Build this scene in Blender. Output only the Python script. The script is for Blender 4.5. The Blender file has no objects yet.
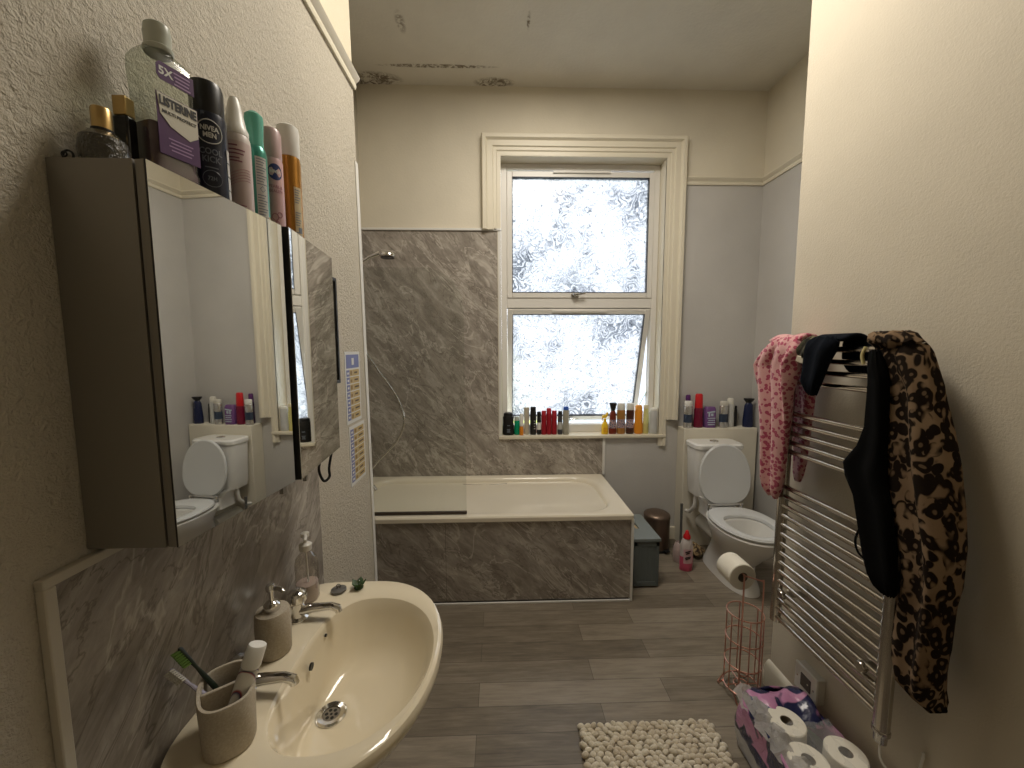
import bpy, math, random
from mathutils import Vector, Matrix
from math import sin, cos, pi, radians as R
random.seed(7)
C = bpy.context.scene.collection
sc = bpy.context.scene

# ------------------------------------------------------------------ helpers
def root_loc(o):
    v = Vector((0, 0, 0))
    while o is not None:
        v += o.location; o = o.parent
    return v

def tag(o, label=None, cat=None, group=None, kind=None):
    if label: o['label'] = label
    if cat: o['category'] = cat
    if group: o['group'] = group
    if kind: o['kind'] = kind
    return o

def thing(name, label, cat, loc=(0, 0, 0), group=None):
    o = bpy.data.objects.new(name, None); C.objects.link(o)
    o.location = loc; o.empty_display_size = .05
    return tag(o, label, cat, group)

class MB:
    """collects faces in world coordinates"""
    def __init__(s): s.v = []; s.f = []; s.m = []
    def add(s, v, f, m=0):
        n = len(s.v); s.v += [tuple(p) for p in v]
        for q in f: s.f.append([n + i for i in q]); s.m.append(m)
        return s
    def box(s, x0, x1, y0, y1, z0, z1, m=0):
        v = [(x, y, z) for z in (z0, z1) for y in (y0, y1) for x in (x0, x1)]
        return s.add(v, [(0, 2, 3, 1), (4, 5, 7, 6), (0, 1, 5, 4), (1, 3, 7, 5), (3, 2, 6, 7), (2, 0, 4, 6)], m)
    def obox(s, c, u, v, w, m=0):
        """box centred on c with half-axis vectors u, v, w"""
        c, u, v, w = map(Vector, (c, u, v, w))
        P = [c + a*u + b*v + d*w for d in (-1, 1) for b in (-1, 1) for a in (-1, 1)]
        return s.add(P, [(0, 2, 3, 1), (4, 5, 7, 6), (0, 1, 5, 4), (1, 3, 7, 5), (3, 2, 6, 7), (2, 0, 4, 6)], m)
    def loft(s, rings, cap0=True, cap1=True, ms=None, m=0, closed=True):
        n = len(rings[0]); b = len(s.v)
        for r in rings: s.v += [tuple(p) for p in r]
        for i in range(len(rings) - 1):
            for j in range(n if closed else n - 1):
                k = (j + 1) % n
                s.f.append([b + i*n + j, b + i*n + k, b + (i+1)*n + k, b + (i+1)*n + j])
                s.m.append(ms[i] if ms else m)
        if cap0: s.f.append([b + j for j in range(n)][::-1]); s.m.append(ms[0] if ms else m)
        if cap1: s.f.append([b + (len(rings)-1)*n + j for j in range(n)]); s.m.append(ms[-1] if ms else m)
        return s
    def lathe(s, c, prof, n=28, sx=1, sy=1, rot=0, ms=None, m=0, cap0=True, cap1=True, axis='z'):
        rings = []
        for r, h in prof:
            ring = []
            for j in range(n):
                a = 2*pi*j/n
                x, y = r*cos(a)*sx, r*sin(a)*sy
                x, y = x*cos(rot) - y*sin(rot), x*sin(rot) + y*cos(rot)
                if axis == 'z': p = (c[0]+x, c[1]+y, c[2]+h)
                elif axis == 'y': p = (c[0]+y, c[1]+h, c[2]+x)
                else: p = (c[0]+h, c[1]+x, c[2]+y)
                ring.append(p)
            rings.append(ring)
        return s.loft(rings, cap0, cap1, ms, m)
    def tube(s, pts, r, n=10, closed=False, m=0, flat=1.0):
        P = [Vector(p) for p in pts]; rs = r if isinstance(r, (list, tuple)) else [r]*len(P)
        rings = []; up = None; N = len(P)
        for i, p in enumerate(P):
            if closed: t = P[(i+1) % N] - P[i-1]
            else: t = P[min(i+1, N-1)] - P[max(i-1, 0)]
            t.normalize()
            if up is None:
                up = Vector((0, 0, 1)) if abs(t.z) < .9 else Vector((1, 0, 0))
            a = t.cross(up).normalized(); up = a.cross(t).normalized()
            rings.append([p + a*(rs[i]*cos(2*pi*j/n)) + up*(rs[i]*flat*sin(2*pi*j/n)) for j in range(n)])
        if closed: rings.append(rings[0]); return s.loft(rings, False, False, m=m)
        return s.loft(rings, m=m)
    def build(s, name, mats, parent=None, loc=None, smooth=True, bevel=0, seg=2, sub=0, solid=0, angle=35):
        me = bpy.data.meshes.new(name)
        off = root_loc(parent) if parent else Vector(loc or (0, 0, 0))
        me.from_pydata([Vector(p) - off for p in s.v], [], s.f)
        mats = mats if isinstance(mats, (list, tuple)) else [mats]
        for k in mats: me.materials.append(k)
        for i, p in enumerate(me.polygons): p.material_index = min(s.m[i], len(mats)-1)
        import bmesh
        bm = bmesh.new(); bm.from_mesh(me)
        bmesh.ops.recalc_face_normals(bm, faces=bm.faces); bm.to_mesh(me); bm.free()
        if smooth:
            me.polygons.foreach_set('use_smooth', [True]*len(me.polygons))
            me.set_sharp_from_angle(angle=R(angle))
        o = bpy.data.objects.new(name, me); C.objects.link(o)
        if parent: o.parent = parent
        else: o.location = off
        if bevel:
            b = o.modifiers.new('b', 'BEVEL'); b.width = bevel; b.segments = seg; b.limit_method = 'ANGLE'; b.angle_limit = R(40)
        if solid:
            q = o.modifiers.new('s', 'SOLIDIFY'); q.thickness = solid; q.offset = 0
        if sub:
            q = o.modifiers.new('u', 'SUBSURF'); q.levels = sub; q.render_levels = sub
        return o

def rrect(cx, cy, a, b, r, z, k=8):
    """rounded rectangle ring, half sizes a, b"""
    pts = []
    for qx, qy, a0 in ((1, 1, 0), (-1, 1, 90), (-1, -1, 180), (1, -1, 270)):
        ox, oy = cx + qx*(a-r), cy + qy*(b-r)
        for i in range(k):
            t = R(a0 + 90*i/(k-1)); pts.append((ox + r*cos(t), oy + r*sin(t), z))
    return pts

def sell(cx, cy, ax0, ax1, b, z, n0=2, n1=2, N=72, rot=0):
    """superellipse ring: ax0 towards -x with exponent n0, ax1 towards +x with exponent n1"""
    out = []
    for j in range(N):
        t = 2*pi*j/N; c, s_ = cos(t), sin(t)
        a, n = (ax1, n1) if c >= 0 else (ax0, n0)
        out.append((cx + a*math.copysign(abs(c)**(2/n), c), cy + b*math.copysign(abs(s_)**(2/n), s_), z))
    return out

def eggring(cx, cy, w, lf, lb, z, nb=2.6, N=64):
    """toilet outline: w half width (x), lf towards -y, lb towards +y"""
    out = []
    for j in range(N):
        t = 2*pi*j/N; c, s_ = cos(t), sin(t)
        n = nb if s_ > 0 else 2.1
        out.append((cx + w*math.copysign(abs(c)**(2/n), c), cy + (lb if s_ > 0 else lf)*math.copysign(abs(s_)**(2/n), s_), z))
    return out

# ------------------------------------------------------------------ materials
MATS = {}
def mat(name, col, rough=.5, metal=0, spec=.5, trans=0, ior=1.45, coat=0, alpha=1, sheen=0):
    if name in MATS: return MATS[name]
    m = bpy.data.materials.new(name); m.use_nodes = True
    b = m.node_tree.nodes['Principled BSDF']
    b.inputs['Base Color'].default_value = (*col, 1); b.inputs['Roughness'].default_value = rough
    b.inputs['Metallic'].default_value = metal; b.inputs['IOR'].default_value = ior
    b.inputs['Transmission Weight'].default_value = trans; b.inputs['Coat Weight'].default_value = coat
    b.inputs['Specular IOR Level'].default_value = spec; b.inputs['Alpha'].default_value = alpha
    b.inputs['Sheen Weight'].default_value = sheen
    MATS[name] = m
    return m

class G:
    """small node graph writer"""
    def __init__(s, m): s.nt = m.node_tree; s.b = s.nt.nodes.get('Principled BSDF')
    def n(s, t, **k):
        o = s.nt.nodes.new(t)
        for a, v in k.items(): setattr(o, a, v)
        return o
    def L(s, a, b): s.nt.links.new(a, b); return a
    def coord(s, scale=(1, 1, 1), rot=(0, 0, 0), loc=(0, 0, 0), src='Object'):
        t = s.n('ShaderNodeTexCoord'); mp = s.n('ShaderNodeMapping')
        mp.inputs['Scale'].default_value = scale; mp.inputs['Rotation'].default_value = rot; mp.inputs['Location'].default_value = loc
        s.L(t.outputs[src], mp.inputs[0]); return mp.outputs[0]
    def noise(s, vec, scale=5, detail=4, rough=.5, dist=0):
        o = s.n('ShaderNodeTexNoise'); s.L(vec, o.inputs['Vector'])
        o.inputs['Scale'].default_value = scale; o.inputs['Detail'].default_value = detail
        o.inputs['Roughness'].default_value = rough; o.inputs['Distortion'].default_value = dist
        return o.outputs['Fac']
    def ramp(s, fac, stops, interp='LINEAR'):
        o = s.n('ShaderNodeValToRGB'); s.L(fac, o.inputs[0]); cr = o.color_ramp; cr.interpolation = interp
        while len(cr.elements) < len(stops): cr.elements.new(.5)
        for e, (p, c) in zip(cr.elements, stops):
            e.position = p; e.color = (*c, 1) if len(c) == 3 else c
        return o.outputs[0]
    def math(s, op, a, b=None, c=None, clamp=False):
        o = s.n('ShaderNodeMath', operation=op); o.use_clamp = clamp
        for i, v in enumerate((a, b, c)):
            if v is None: continue
            if isinstance(v, (int, float)): o.inputs[i].default_value = v
            else: s.L(v, o.inputs[i])
        return o.outputs[0]
    def mix(s, f, a, b, mode='MIX'):
        o = s.n('ShaderNodeMix', data_type='RGBA', blend_type=mode)
        for i, v in ((0, f), (6, a), (7, b)):
            if isinstance(v, (int, float)): o.inputs[i].default_value = v
            elif isinstance(v, tuple): o.inputs[i].default_value = (*v, 1)
            else: s.L(v, o.inputs[i])
        return o.outputs[2]
    def sep(s, v):
        o = s.n('ShaderNodeSeparateXYZ'); s.L(v, o.inputs[0]); return o.outputs
    def bump(s, h, strength=.3, dist=.01):
        o = s.n('ShaderNodeBump'); o.inputs['Strength'].default_value = strength; o.inputs['Distance'].default_value = dist
        s.L(h, o.inputs['Height']); s.L(o.outputs[0], s.b.inputs['Normal']); return o
    def color(s, c): s.L(c, s.b.inputs['Base Color'])
    def ell(s, x, y, cx, cy, rx, ry):
        a = s.math('DIVIDE', s.math('SUBTRACT', x, cx), rx); b = s.math('DIVIDE', s.math('SUBTRACT', y, cy), ry)
        d = s.math('SQRT', s.math('ADD', s.math('MULTIPLY', a, a), s.math('MULTIPLY', b, b)))
        return s.math('SUBTRACT', 1, d, clamp=True)

def paint(name, col, bump=.25, scale=90, rough=.65, big=0, dist=.004):
    m = mat(name, col, rough, spec=.35); g = G(m); v = g.coord()
    n = g.noise(v, scale, 3, .55)
    if big:
        n2 = g.noise(v, scale*.28, 3, .6, .6); n = g.math('ADD', g.math('MULTIPLY', n, .5), g.math('MULTIPLY', n2, big))
    g.bump(n, bump, dist)
    c = g.noise(v, 2.2, 3, .5)
    g.color(g.ramp(c, [(.3, tuple(q*.93 for q in col)), (.7, tuple(min(1, q*1.04) for q in col))]))
    return m

m_grey = paint('pale_grey_wall_paint', (.52, .505, .485))
m_cream = paint('cream_wall_paint', (.68, .63, .52))
m_left = paint('textured_beige_wall_paint', (.53, .485, .40), bump=1.0, scale=300, big=1.1, dist=.0055)
m_leftup = paint('textured_cream_wall_paint', (.72, .65, .50), bump=.35, scale=260)
m_breast = paint('warm_magnolia_wall_paint', (.62, .56, .45), bump=.3, scale=160)
m_gloss = mat('cream_gloss_woodwork', (.70, .65, .53), .35)
m_upvc = mat('white_upvc', (.72, .70, .66), .3)
m_trim = mat('white_plastic_trim', (.70, .69, .66), .35)
m_boxing = mat('cream_boxing_paint', (.68, .64, .54), .5)

# ceiling with damp stains
m_ceil = mat('stained_ceiling_paint', (.6, .57, .5), .8); g = G(m_ceil); v = g.coord()
x, y, z = g.sep(v)
nz = g.noise(v, 22, 6, .7, 1.5); nb = g.noise(v, 5, 4, .6)
base = g.ramp(nb, [(.3, (.66, .63, .56)), (.7, (.71, .68, .605))])
e1 = g.ell(x, y, -.86, 2.86, .22, .09); e2 = g.ell(x, y, -.03, 2.87, .15, .06); e3 = g.ell(x, y, -.40, 2.72, .42, .02)
e4 = g.ell(x, y, -.55, 2.38, .03, .09); e5 = g.ell(x, y, -.66, 2.10, .04, .06); e6 = g.ell(x, y, .17, 2.35, .012, .07)
tot = g.math('MAXIMUM', g.math('MAXIMUM', g.math('MAXIMUM', e1, e2), g.math('MULTIPLY', e3, 1.1)), g.math('MAXIMUM', g.math('MULTIPLY', e4, .5), g.math('MULTIPLY', g.math('MAXIMUM', e5, e6), .8)))
msk = g.math('MULTIPLY', g.math('MULTIPLY', tot, 2.6, clamp=True), g.ramp(nz, [(.42, (0, 0, 0)), (.56, (1, 1, 1))]))
g.color(g.mix(msk, base, (.20, .165, .12)))
g.bump(g.math('ADD', g.noise(v, 60, 3), g.math('MULTIPLY', msk, -1.5)), .3, .006)

# stained alcove wall (damp at the top)
m_alc = mat('damp_alcove_paint', (.5, .47, .4), .7); g = G(m_alc); v = g.coord(); x, y, z = g.sep(v)
nz = g.noise(v, 14, 5, .6, 1)
top = g.math('MULTIPLY', g.math('SUBTRACT', z, 3.05), 5, clamp=True)
g.color(g.mix(g.math('MULTIPLY', top, g.ramp(nz, [(.3, (.3, .3, .3)), (.6, (.9, .9, .9))])), (.56, .52, .43), (.27, .25, .20)))

def marble(name, rot, k=1.0, gloss=.28):
    m = mat(name, (.4, .36, .32), gloss, spec=.5); g = G(m)
    v = g.coord(rot=rot)
    w = g.n('ShaderNodeMapping'); w.inputs['Scale'].default_value = (1, 1, .36); g.L(v, w.inputs[0]); w = w.outputs[0]
    a = g.noise(w, 9, 8, .62, .9); b = g.noise(w, 32, 8, .72, 1.2); c = g.noise(v, 2.2, 4, .5)
    t = g.math('ADD', g.math('MULTIPLY', a, .62), g.math('MULTIPLY', b, .38))
    col = g.ramp(t, [(.30, (.085*k, .074*k, .063*k)), (.44, (.19*k, .168*k, .146*k)), (.53, (.285*k, .257*k, .226*k)), (.66, (.46*k, .425*k, .385*k))])
    # thin light and dark veins
    w1 = g.math('ABSOLUTE', g.math('SUBTRACT', g.noise(w, 4.5, 5, .6, 1.2), .5))
    col = g.mix(g.ramp(w1, [(.0, (.7, .7, .7)), (.018, (0, 0, 0))]), col, (.54*k, .50*k, .45*k))
    w2 = g.math('ABSOLUTE', g.math('SUBTRACT', g.noise(w, 6.3, 5, .6, 2.0), .47))
    col = g.mix(g.ramp(w2, [(.0, (.75, .75, .75)), (.02, (0, 0, 0))]), col, (.075*k, .060*k, .048*k))
    col = g.mix(.22, col, g.ramp(c, [(.3, (.21*k, .185*k, .155*k)), (.7, (.36*k, .325*k, .28*k))]))
    g.color(col); return m
m_marb_back = marble('brown_marble_panel', (0, R(42), 0), 1.25)
m_marb_front = marble('brown_marble_bath_panel', (0, R(48), 0), 1.2)
m_marb_left = marble('brown_marble_splashback', (R(42), 0, 0), 1.05)

# floor
m_floor = mat('grey_brown_plank_vinyl', (.2, .17, .14), .38); g = G(m_floor); v = g.coord(loc=(.1, .03, 0))
br = g.n('ShaderNodeTexBrick'); g.L(v, br.inputs['Vector']); br.offset = .37; br.offset_frequency = 2; br.squash = 1
for k_, q in (('Scale', 1), ('Mortar Size', .0012), ('Mortar Smooth', .1), ('Bias', 0), ('Brick Width', .82), ('Row Height', .118)): br.inputs[k_].default_value = q
br.inputs['Color1'].default_value = (.0, .0, .0, 1); br.inputs['Color2'].default_value = (1, 1, 1, 1); br.inputs['Mortar'].default_value = (.3, .3, .3, 1)
gr = g.noise(g.coord((2.2, 26, 1)), 3.0, 7, .65, .6)
gr2 = g.noise(g.coord((1.2, 6, 1)), 3, 4, .6)
t = g.math('ADD', g.math('MULTIPLY', g.ramp(br.outputs['Color'], [(0, (0, 0, 0)), (1, (1, 1, 1))]), .24), g.math('ADD', g.math('MULTIPLY', gr, .50), g.math('MULTIPLY', gr2, .36)))
col = g.ramp(t, [(.28, (.088, .071, .052)), (.48, (.165, .137, .102)), (.66, (.25, .212, .162)), (.9, (.33, .285, .225))])
g.color(g.mix(br.outputs['Fac'], col, (.08, .065, .05))); g.bump(gr, .12, .003)

m_sky_glass = None
def glasspane():
    m = bpy.data.materials.new('patterned_obscure_glass'); m.use_nodes = True; nt = m.node_tree
    for n in list(nt.nodes): nt.nodes.remove(n)
    g = G(m); out = g.n('ShaderNodeOutputMaterial')
    v = g.coord()
    wp = g.n('ShaderNodeTexNoise'); g.L(v, wp.inputs['Vector']); wp.inputs['Scale'].default_value = 7; wp.inputs['Detail'].default_value = 2
    vm = g.n('ShaderNodeVectorMath', operation='MULTIPLY_ADD'); g.L(wp.outputs['Color'], vm.inputs[0]); vm.inputs[1].default_value = (.22, .22, .22); g.L(v, vm.inputs[2])
    fine = g.noise(vm.outputs[0], 34, 1, .5, 1.6)
    lines = g.math('ABSOLUTE', g.math('SUBTRACT', fine, .5))
    l1 = g.ramp(lines, [(0, (.30, .31, .33)), (.03, (.80, .81, .83)), (.075, (1, 1, 1))])
    # larger scrollwork, in clumps
    vo = g.n('ShaderNodeTexVoronoi'); g.L(vm.outputs[0], vo.inputs['Vector']); vo.inputs['Scale'].default_value = 6.5
    ring = g.math('SINE', g.math('MULTIPLY', vo.outputs['Distance'], 38))
    l2 = g.ramp(ring, [(.0, (.30, .32, .35)), (.20, (1, 1, 1))])
    clump = g.ramp(g.noise(v, 3.2, 2, .5), [(.46, (0, 0, 0)), (.66, (.75, .75, .75))])
    l2 = g.mix(clump, (1., 1., 1.), l2)
    pat = g.mix(1.0, l1, l2, 'MULTIPLY')
    tint = g.mix(1.0, pat, (.69, .695, .71), 'MULTIPLY')
    tr = g.n('ShaderNodeBsdfTranslucent'); g.L(tint, tr.inputs[0])
    tp = g.n('ShaderNodeBsdfTransparent'); g.L(tint, tp.inputs[0])
    m1 = g.n('ShaderNodeMixShader'); m1.inputs[0].default_value = .38; g.L(tr.outputs[0], m1.inputs[1]); g.L(tp.outputs[0], m1.inputs[2])
    gl = g.n('ShaderNodeBsdfGlossy'); gl.inputs['Roughness'].default_value = .15
    bp = g.n('ShaderNodeBump'); bp.inputs['Strength'].default_value = .5; bp.inputs['Distance'].default_value = .003; g.L(fine, bp.inputs['Height']); g.L(bp.outputs[0], gl.inputs['Normal'])
    m2 = g.n('ShaderNodeMixShader'); m2.inputs[0].default_value = .05; g.L(m1.outputs[0], m2.inputs[1]); g.L(gl.outputs[0], m2.inputs[2])
    g.L(m2.outputs[0], out.inputs[0])
    return m
m_pane = glasspane()

m_bath = mat('almond_acrylic', (.72, .66, .54), .18, spec=.5, coat=.3)
m_basin = mat('almond_vitreous_china', (.74, .66, .50), .12, spec=.6, coat=.4)
m_china = mat('white_vitreous_china', (.74, .73, .70), .12, coat=.3)
m_seat = mat('white_toilet_plastic', (.60, .61, .61), .25)
m_chrome = mat('polished_chrome', (.72, .71, .69), .1, metal=1)
m_rad = mat('chrome_radiator_bar', (.66, .62, .56), .16, metal=1)
m_radpost = mat('chrome_radiator_post', (.46, .43, .39), .22, metal=1)
m_mirror = mat('mirror_glass', (.88, .89, .87), .012, metal=1)
m_steel = mat('brushed_steel_cabinet', (.25, .23, .20), .42, metal=.55)
m_black = mat('black_plastic', (.012, .012, .013), .35)
m_white = mat('white_plastic', (.75, .74, .70), .35)
m_copper = mat('rose_gold_wire', (.62, .33, .26), .28, metal=1)
m_stone = mat('speckled_stone_resin', (.46, .40, .31), .75); g = G(m_stone); v = g.coord()
g.color(g.ramp(g.noise(v, 260, 2, .6), [(.3, (.37, .32, .25)), (.55, (.42, .37, .29)), (.75, (.48, .425, .34))])); g.bump(g.noise(v, 300, 2), .2, .001)
def thin(name, tint, gloss=.12, rough=.08):
    m = bpy.data.materials.new(name); m.use_nodes = True; nt = m.node_tree
    for q in list(nt.nodes): nt.nodes.remove(q)
    o = nt.nodes.new('ShaderNodeOutputMaterial'); t = nt.nodes.new('ShaderNodeBsdfTransparent'); s = nt.nodes.new('ShaderNodeBsdfGlossy'); mx = nt.nodes.new('ShaderNodeMixShader'); lw = nt.nodes.new('ShaderNodeLayerWeight')
    t.inputs[0].default_value = (*tint, 1); s.inputs['Roughness'].default_value = rough; lw.inputs[0].default_value = gloss
    nt.links.new(lw.outputs['Fresnel'] if gloss < .0 else lw.outputs['Facing'], mx.inputs[0])
    ml = nt.nodes.new('ShaderNodeMath'); ml.operation = 'MULTIPLY_ADD'; ml.inputs[1].default_value = gloss*2.5; ml.inputs[2].default_value = gloss*.25
    nt.links.new(lw.outputs['Facing'], ml.inputs[0]); nt.links.new(ml.outputs[0], mx.inputs[0])
    nt.links.new(t.outputs[0], mx.inputs[1]); nt.links.new(s.outputs[0], mx.inputs[2]); nt.links.new(mx.outputs[0], o.inputs[0])
    return m
m_clear = thin('clear_plastic', (.88, .88, .86), .2)
m_paper = mat('toilet_tissue', (.76, .72, .62), .95); g = G(m_paper); g.bump(g.noise(g.coord(), 240, 2), .4, .002)

def solid(nm, col, rough=.4, metal=0): return mat(nm, col, rough, metal)

# ------------------------------------------------------------------ room shell
YB = 2.906; CE = 3.325; XL = -.61; XR = 1.19
def struct(name, mb, m, **k): return tag(mb.build(name, m, **k), kind='structure')

struct('floor', MB().box(-1.2, 2.1, -1.2, 3.2, -.1, 0), m_floor, smooth=False)
struct('ceiling', MB().box(-1.2, 2.1, -1.2, 3.2, CE, CE+.1), m_ceil, smooth=False)
mb = MB()
mb.box(-1.2, .01, YB, YB+.22, 0, CE, 1)
mb.box(.01, 1.21, YB, YB+.22, 2.86, CE, 1)
mb.box(.01, 1.21, YB, YB+.22, 0, .815, 0)
mb.box(1.21, 2.15, YB, YB+.22, 0, 2.70, 0)
mb.box(1.21, 2.15, YB, YB+.22, 2.70, CE, 1)
struct('wall_back', mb, [m_grey, m_cream], smooth=False)
def ye(z): return 1.835 - .030*z
mb = MB()
for za, zb, mi in ((0, 2.60, 0), (2.60, CE, 1)):
    mb.add([(x_, y_, z_) for z_ in (za, zb) for (x_, y_) in ((-1.09, -1.1), (XL, -1.1), (-1.09, ye(z_)), (XL, ye(z_)))], [(0, 2, 3, 1), (4, 5, 7, 6), (0, 1, 5, 4), (1, 3, 7, 5), (3, 2, 6, 7), (2, 0, 4, 6)], mi)
struct('wall_left', mb, [m_left, m_leftup], smooth=False)
struct('wall_alcove', MB().box(-1.10, -.985, 1.70, YB, 0, CE), m_alc, smooth=False)
mb = MB().box(XR, 2.15, -1.1, 1.57, 0, CE)
struct('wall_right', mb, m_breast, smooth=False, bevel=.006)
mb = MB().box(1.93, 2.15, 1.57, YB, 0, 2.69, 0).box(1.93, 2.15, 1.57, YB, 2.69, CE, 1)
struct('wall_recess', mb, [m_grey, m_cream], smooth=False)
struct('wall_rear', MB().box(-.80, 2.0, -1.2, -1.1, 0, CE), m_cream, smooth=False)

# door behind the camera
d = MB().box(.02, .80, -1.1, -1.075, 0, 2.03)
for x0, x1, z0, z1 in ((.10, .38, .2, .9), (.44, .72, .2, .9), (.10, .38, 1.05, 1.9), (.44, .72, 1.05, 1.9)):
    d.box(x0, x1, -1.075, -1.068, z0, z1)
do = struct('door_1', d, m_gloss, smooth=False, bevel=.004)
MB().lathe((.09, -1.074, 1.0), [(.026, 0), (.026, .008), (.010, .012), (.010, .04), (.026, .05), (.028, .065), (.018, .075)], axis='y').build('door_knob', m_chrome, do)

# picture rails (profile swept)
def rail(name, pts, z, out, m=m_gloss):
    """pts: wall-line points (x,y); out: unit vector pointing into the room for each point (already mitred)"""
    prof = [(0, -.030), (.010, -.030), (.014, -.018), (.012, -.008), (.024, .004), (.030, .014), (.026, .022), (.014, .027), (0, .030)]
    rings = [[(p[0] + o[0]*d, p[1] + o[1]*d, z + h) for d, h in prof] for p, o in zip(pts, out)]
    return struct(name, MB().loft(rings, True, True), m)
rail('trim_1', [(XL, -1.1), (XL, 1.762)], 2.612, [(1, 0), (1, 0)])
rail('trim_2', [(1.345, YB), (1.93, YB), (1.93, 1.58)], 2.703, [(0, -1), (-1, -1), (-1, 0)])
# corner angle strip on the left wall's end
struct('trim_3', MB().loft([[(XL-.03, ye(z_), z_), (XL-.03, ye(z_)+.006, z_), (XL+.004, ye(z_)+.006, z_), (XL+.004, ye(z_)-.025, z_), (XL-.001, ye(z_)-.025, z_), (XL-.001, ye(z_), z_)] for z_ in (0, 2.29)]), m_trim, smooth=False)
# skirting on the chimney breast
pr = [(0, 0), (.020, 0), (.020, .095), (.014, .108), (.006, .118), (0, .120)]
struct('baseboard_right', MB().loft([[(XR - d_, yy, h) for d_, h in pr] for yy in (-1.1, 1.575)]), m_gloss, bevel=0)
struct('baseboard_back', MB().box(1.21, 1.372, YB-.015, YB, 0, .10), m_gloss, bevel=.003)

# window casing: stepped architrave around the opening
def casing():
    # (outward offset from opening edge, protrusion from wall)
    prof = [(0, 0), (0, .014), (.026, .014), (.032, .022), (.052, .022), (.058, .032), (.094, .032), (.100, .040), (.106, .050), (.128, .050), (.134, .040), (.134, 0)]
    x0, x1, zt = .012, 1.208, 2.86
    mb = MB()
    rings = []
    for (bx, bz, ux, uz) in ((x0, 2.345, -1, 0), (x0, zt, -1, 1), (x1, zt, 1, 1), (x1, .955, 1, 0)):
        rings.append([(bx + ux*o, YB - d, bz + uz*o) for o, d in prof])
    mb.loft(rings)
    inner = [p for p in prof if p[0] <= .06]; inner = prof[:5] + [(.052, 0)]
    mb.loft([[(x1 + o, YB - d, zz) for o, d in inner] for zz in (.75, .955)])
    # left lining strip that runs down behind the tile trim
    mb.loft([[(x0 - o, YB - d, zz) for o, d in prof[:3] + [(.022, 0)]] for zz in (.83, 2.345)])
    return mb
struct('trim_4', casing(), m_gloss)
# reveal linings and sill
struct('trim_5', MB().box(.0, .012, YB-.012, 3.10, .838, 2.86).box(1.208, 1.22, YB-.012, 3.10, .838, 2.86).box(.0, 1.22, YB-.012, 3.10, 2.855, 2.868), m_gloss, bevel=.002)
struct('trim_6', MB().box(-.012, 1.262, YB-.028, 3.12, .815, .838), m_gloss, bevel=.004)

# window: upvc frame, upper fixed sash, lower top-hung sash standing open
win = tag(thing('window_1', None, None, (.61, 3.03, .838)), kind='structure')
def frame(mb, x0, x1, z0, z1, w, y0, y1, wt=None, wb=None):
    wt = wt or w; wb = wb or w
    mb.box(x0, x0+w, y0, y1, z0, z1).box(x1-w, x1, y0, y1, z0, z1).box(x0+w, x1-w, y0, y1, z1-wt, z1).box(x0+w, x1-w, y0, y1, z0, z0+wb)
    return mb
f = frame(MB(), .013, 1.207, .838, 2.855, .043, 3.005, 3.07, wb=.062)
f.box(.056, 1.164, 3.005, 3.07, 1.803, 1.878)
f.build('window_frame', m_upvc, win, bevel=.003)
us = frame(MB(), .056, 1.165, 1.878, 2.80, .042, 2.998, 3.05).build('upper_sash', m_upvc, win, bevel=.004)
frame(MB(), .096, 1.124, 1.918, 2.76, .004, 2.996, 3.03).build('gasket', m_black, us)
MB().box(.098, 1.122, 3.022, 3.028, 1.922, 2.756).build('glass_pane', m_pane, us, smooth=False)
MB().box(.40, .83, 2.985, 3.0, 2.785, 2.802).box(.42, .60, 2.984, 2.988, 2.790, 2.797).box(.63, .81, 2.984, 2.988, 2.790, 2.797).build('trickle_vent', m_upvc, win, bevel=.002)
def handle(par, x, z, y=2.997, dy=0, dz=0):
    h = MB().obox((x, y-.006, z), (.028, 0, 0), (0, .007, 0), (0, 0, .010))
    h.tube([(x-.015, y-.016, z+.004), (x-.005, y-.030, z-.006), (x+.02, y-.034, z+.004), (x+.075, y-.034, z+.010)], [.008, .008, .007, .006])
    return h.build('window_handle', m_chrome, par)
handle(us, .57, 1.898)
# the lower sash, hinged at its top edge
th = R(15.5)
def tilt(mb, z0=1.803, y0=3.02):
    out = []
    for (x, y, z) in mb.v:
        dy, dz = y - y0, z - z0
        out.append((x, y0 + dy*cos(th) - dz*sin(th), z0 + dy*sin(th) + dz*cos(th)))
    mb.v = out; return mb
ls = tilt(frame(MB(), .058, 1.162, .857, 1.80, .042, 3.0, 3.05)).build('lower_sash', m_upvc, win, bevel=.004)
tilt(frame(MB(), .098, 1.122, .897, 1.76, .004, 2.998, 3.03)).build('gasket', m_black, ls)
tilt(MB().box(.10, 1.12, 3.022, 3.028, .901, 1.756)).build('glass_pane', m_pane, ls, smooth=False)
tilt(MB().box(.40, .82, 2.985, 3.0, 1.775, 1.793)).build('trickle_vent', m_upvc, win, bevel=.002)
hh = MB(); hh.obox((.58, 2.994, .879), (.028, 0, 0), (0, .007, 0), (0, 0, .010)); hh.tube([(.565, 2.984, .881), (.575, 2.970, .875), (.60, 2.966, .881), (.655, 2.966, .887)], [.008, .008, .007, .006])
tilt(hh).build('window_handle', m_chrome, ls)
MB().tube([(1.158, 3.03, 1.15), (1.150, 3.17, 1.02)], .004, 6).build('stay', m_chrome, win)

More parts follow.
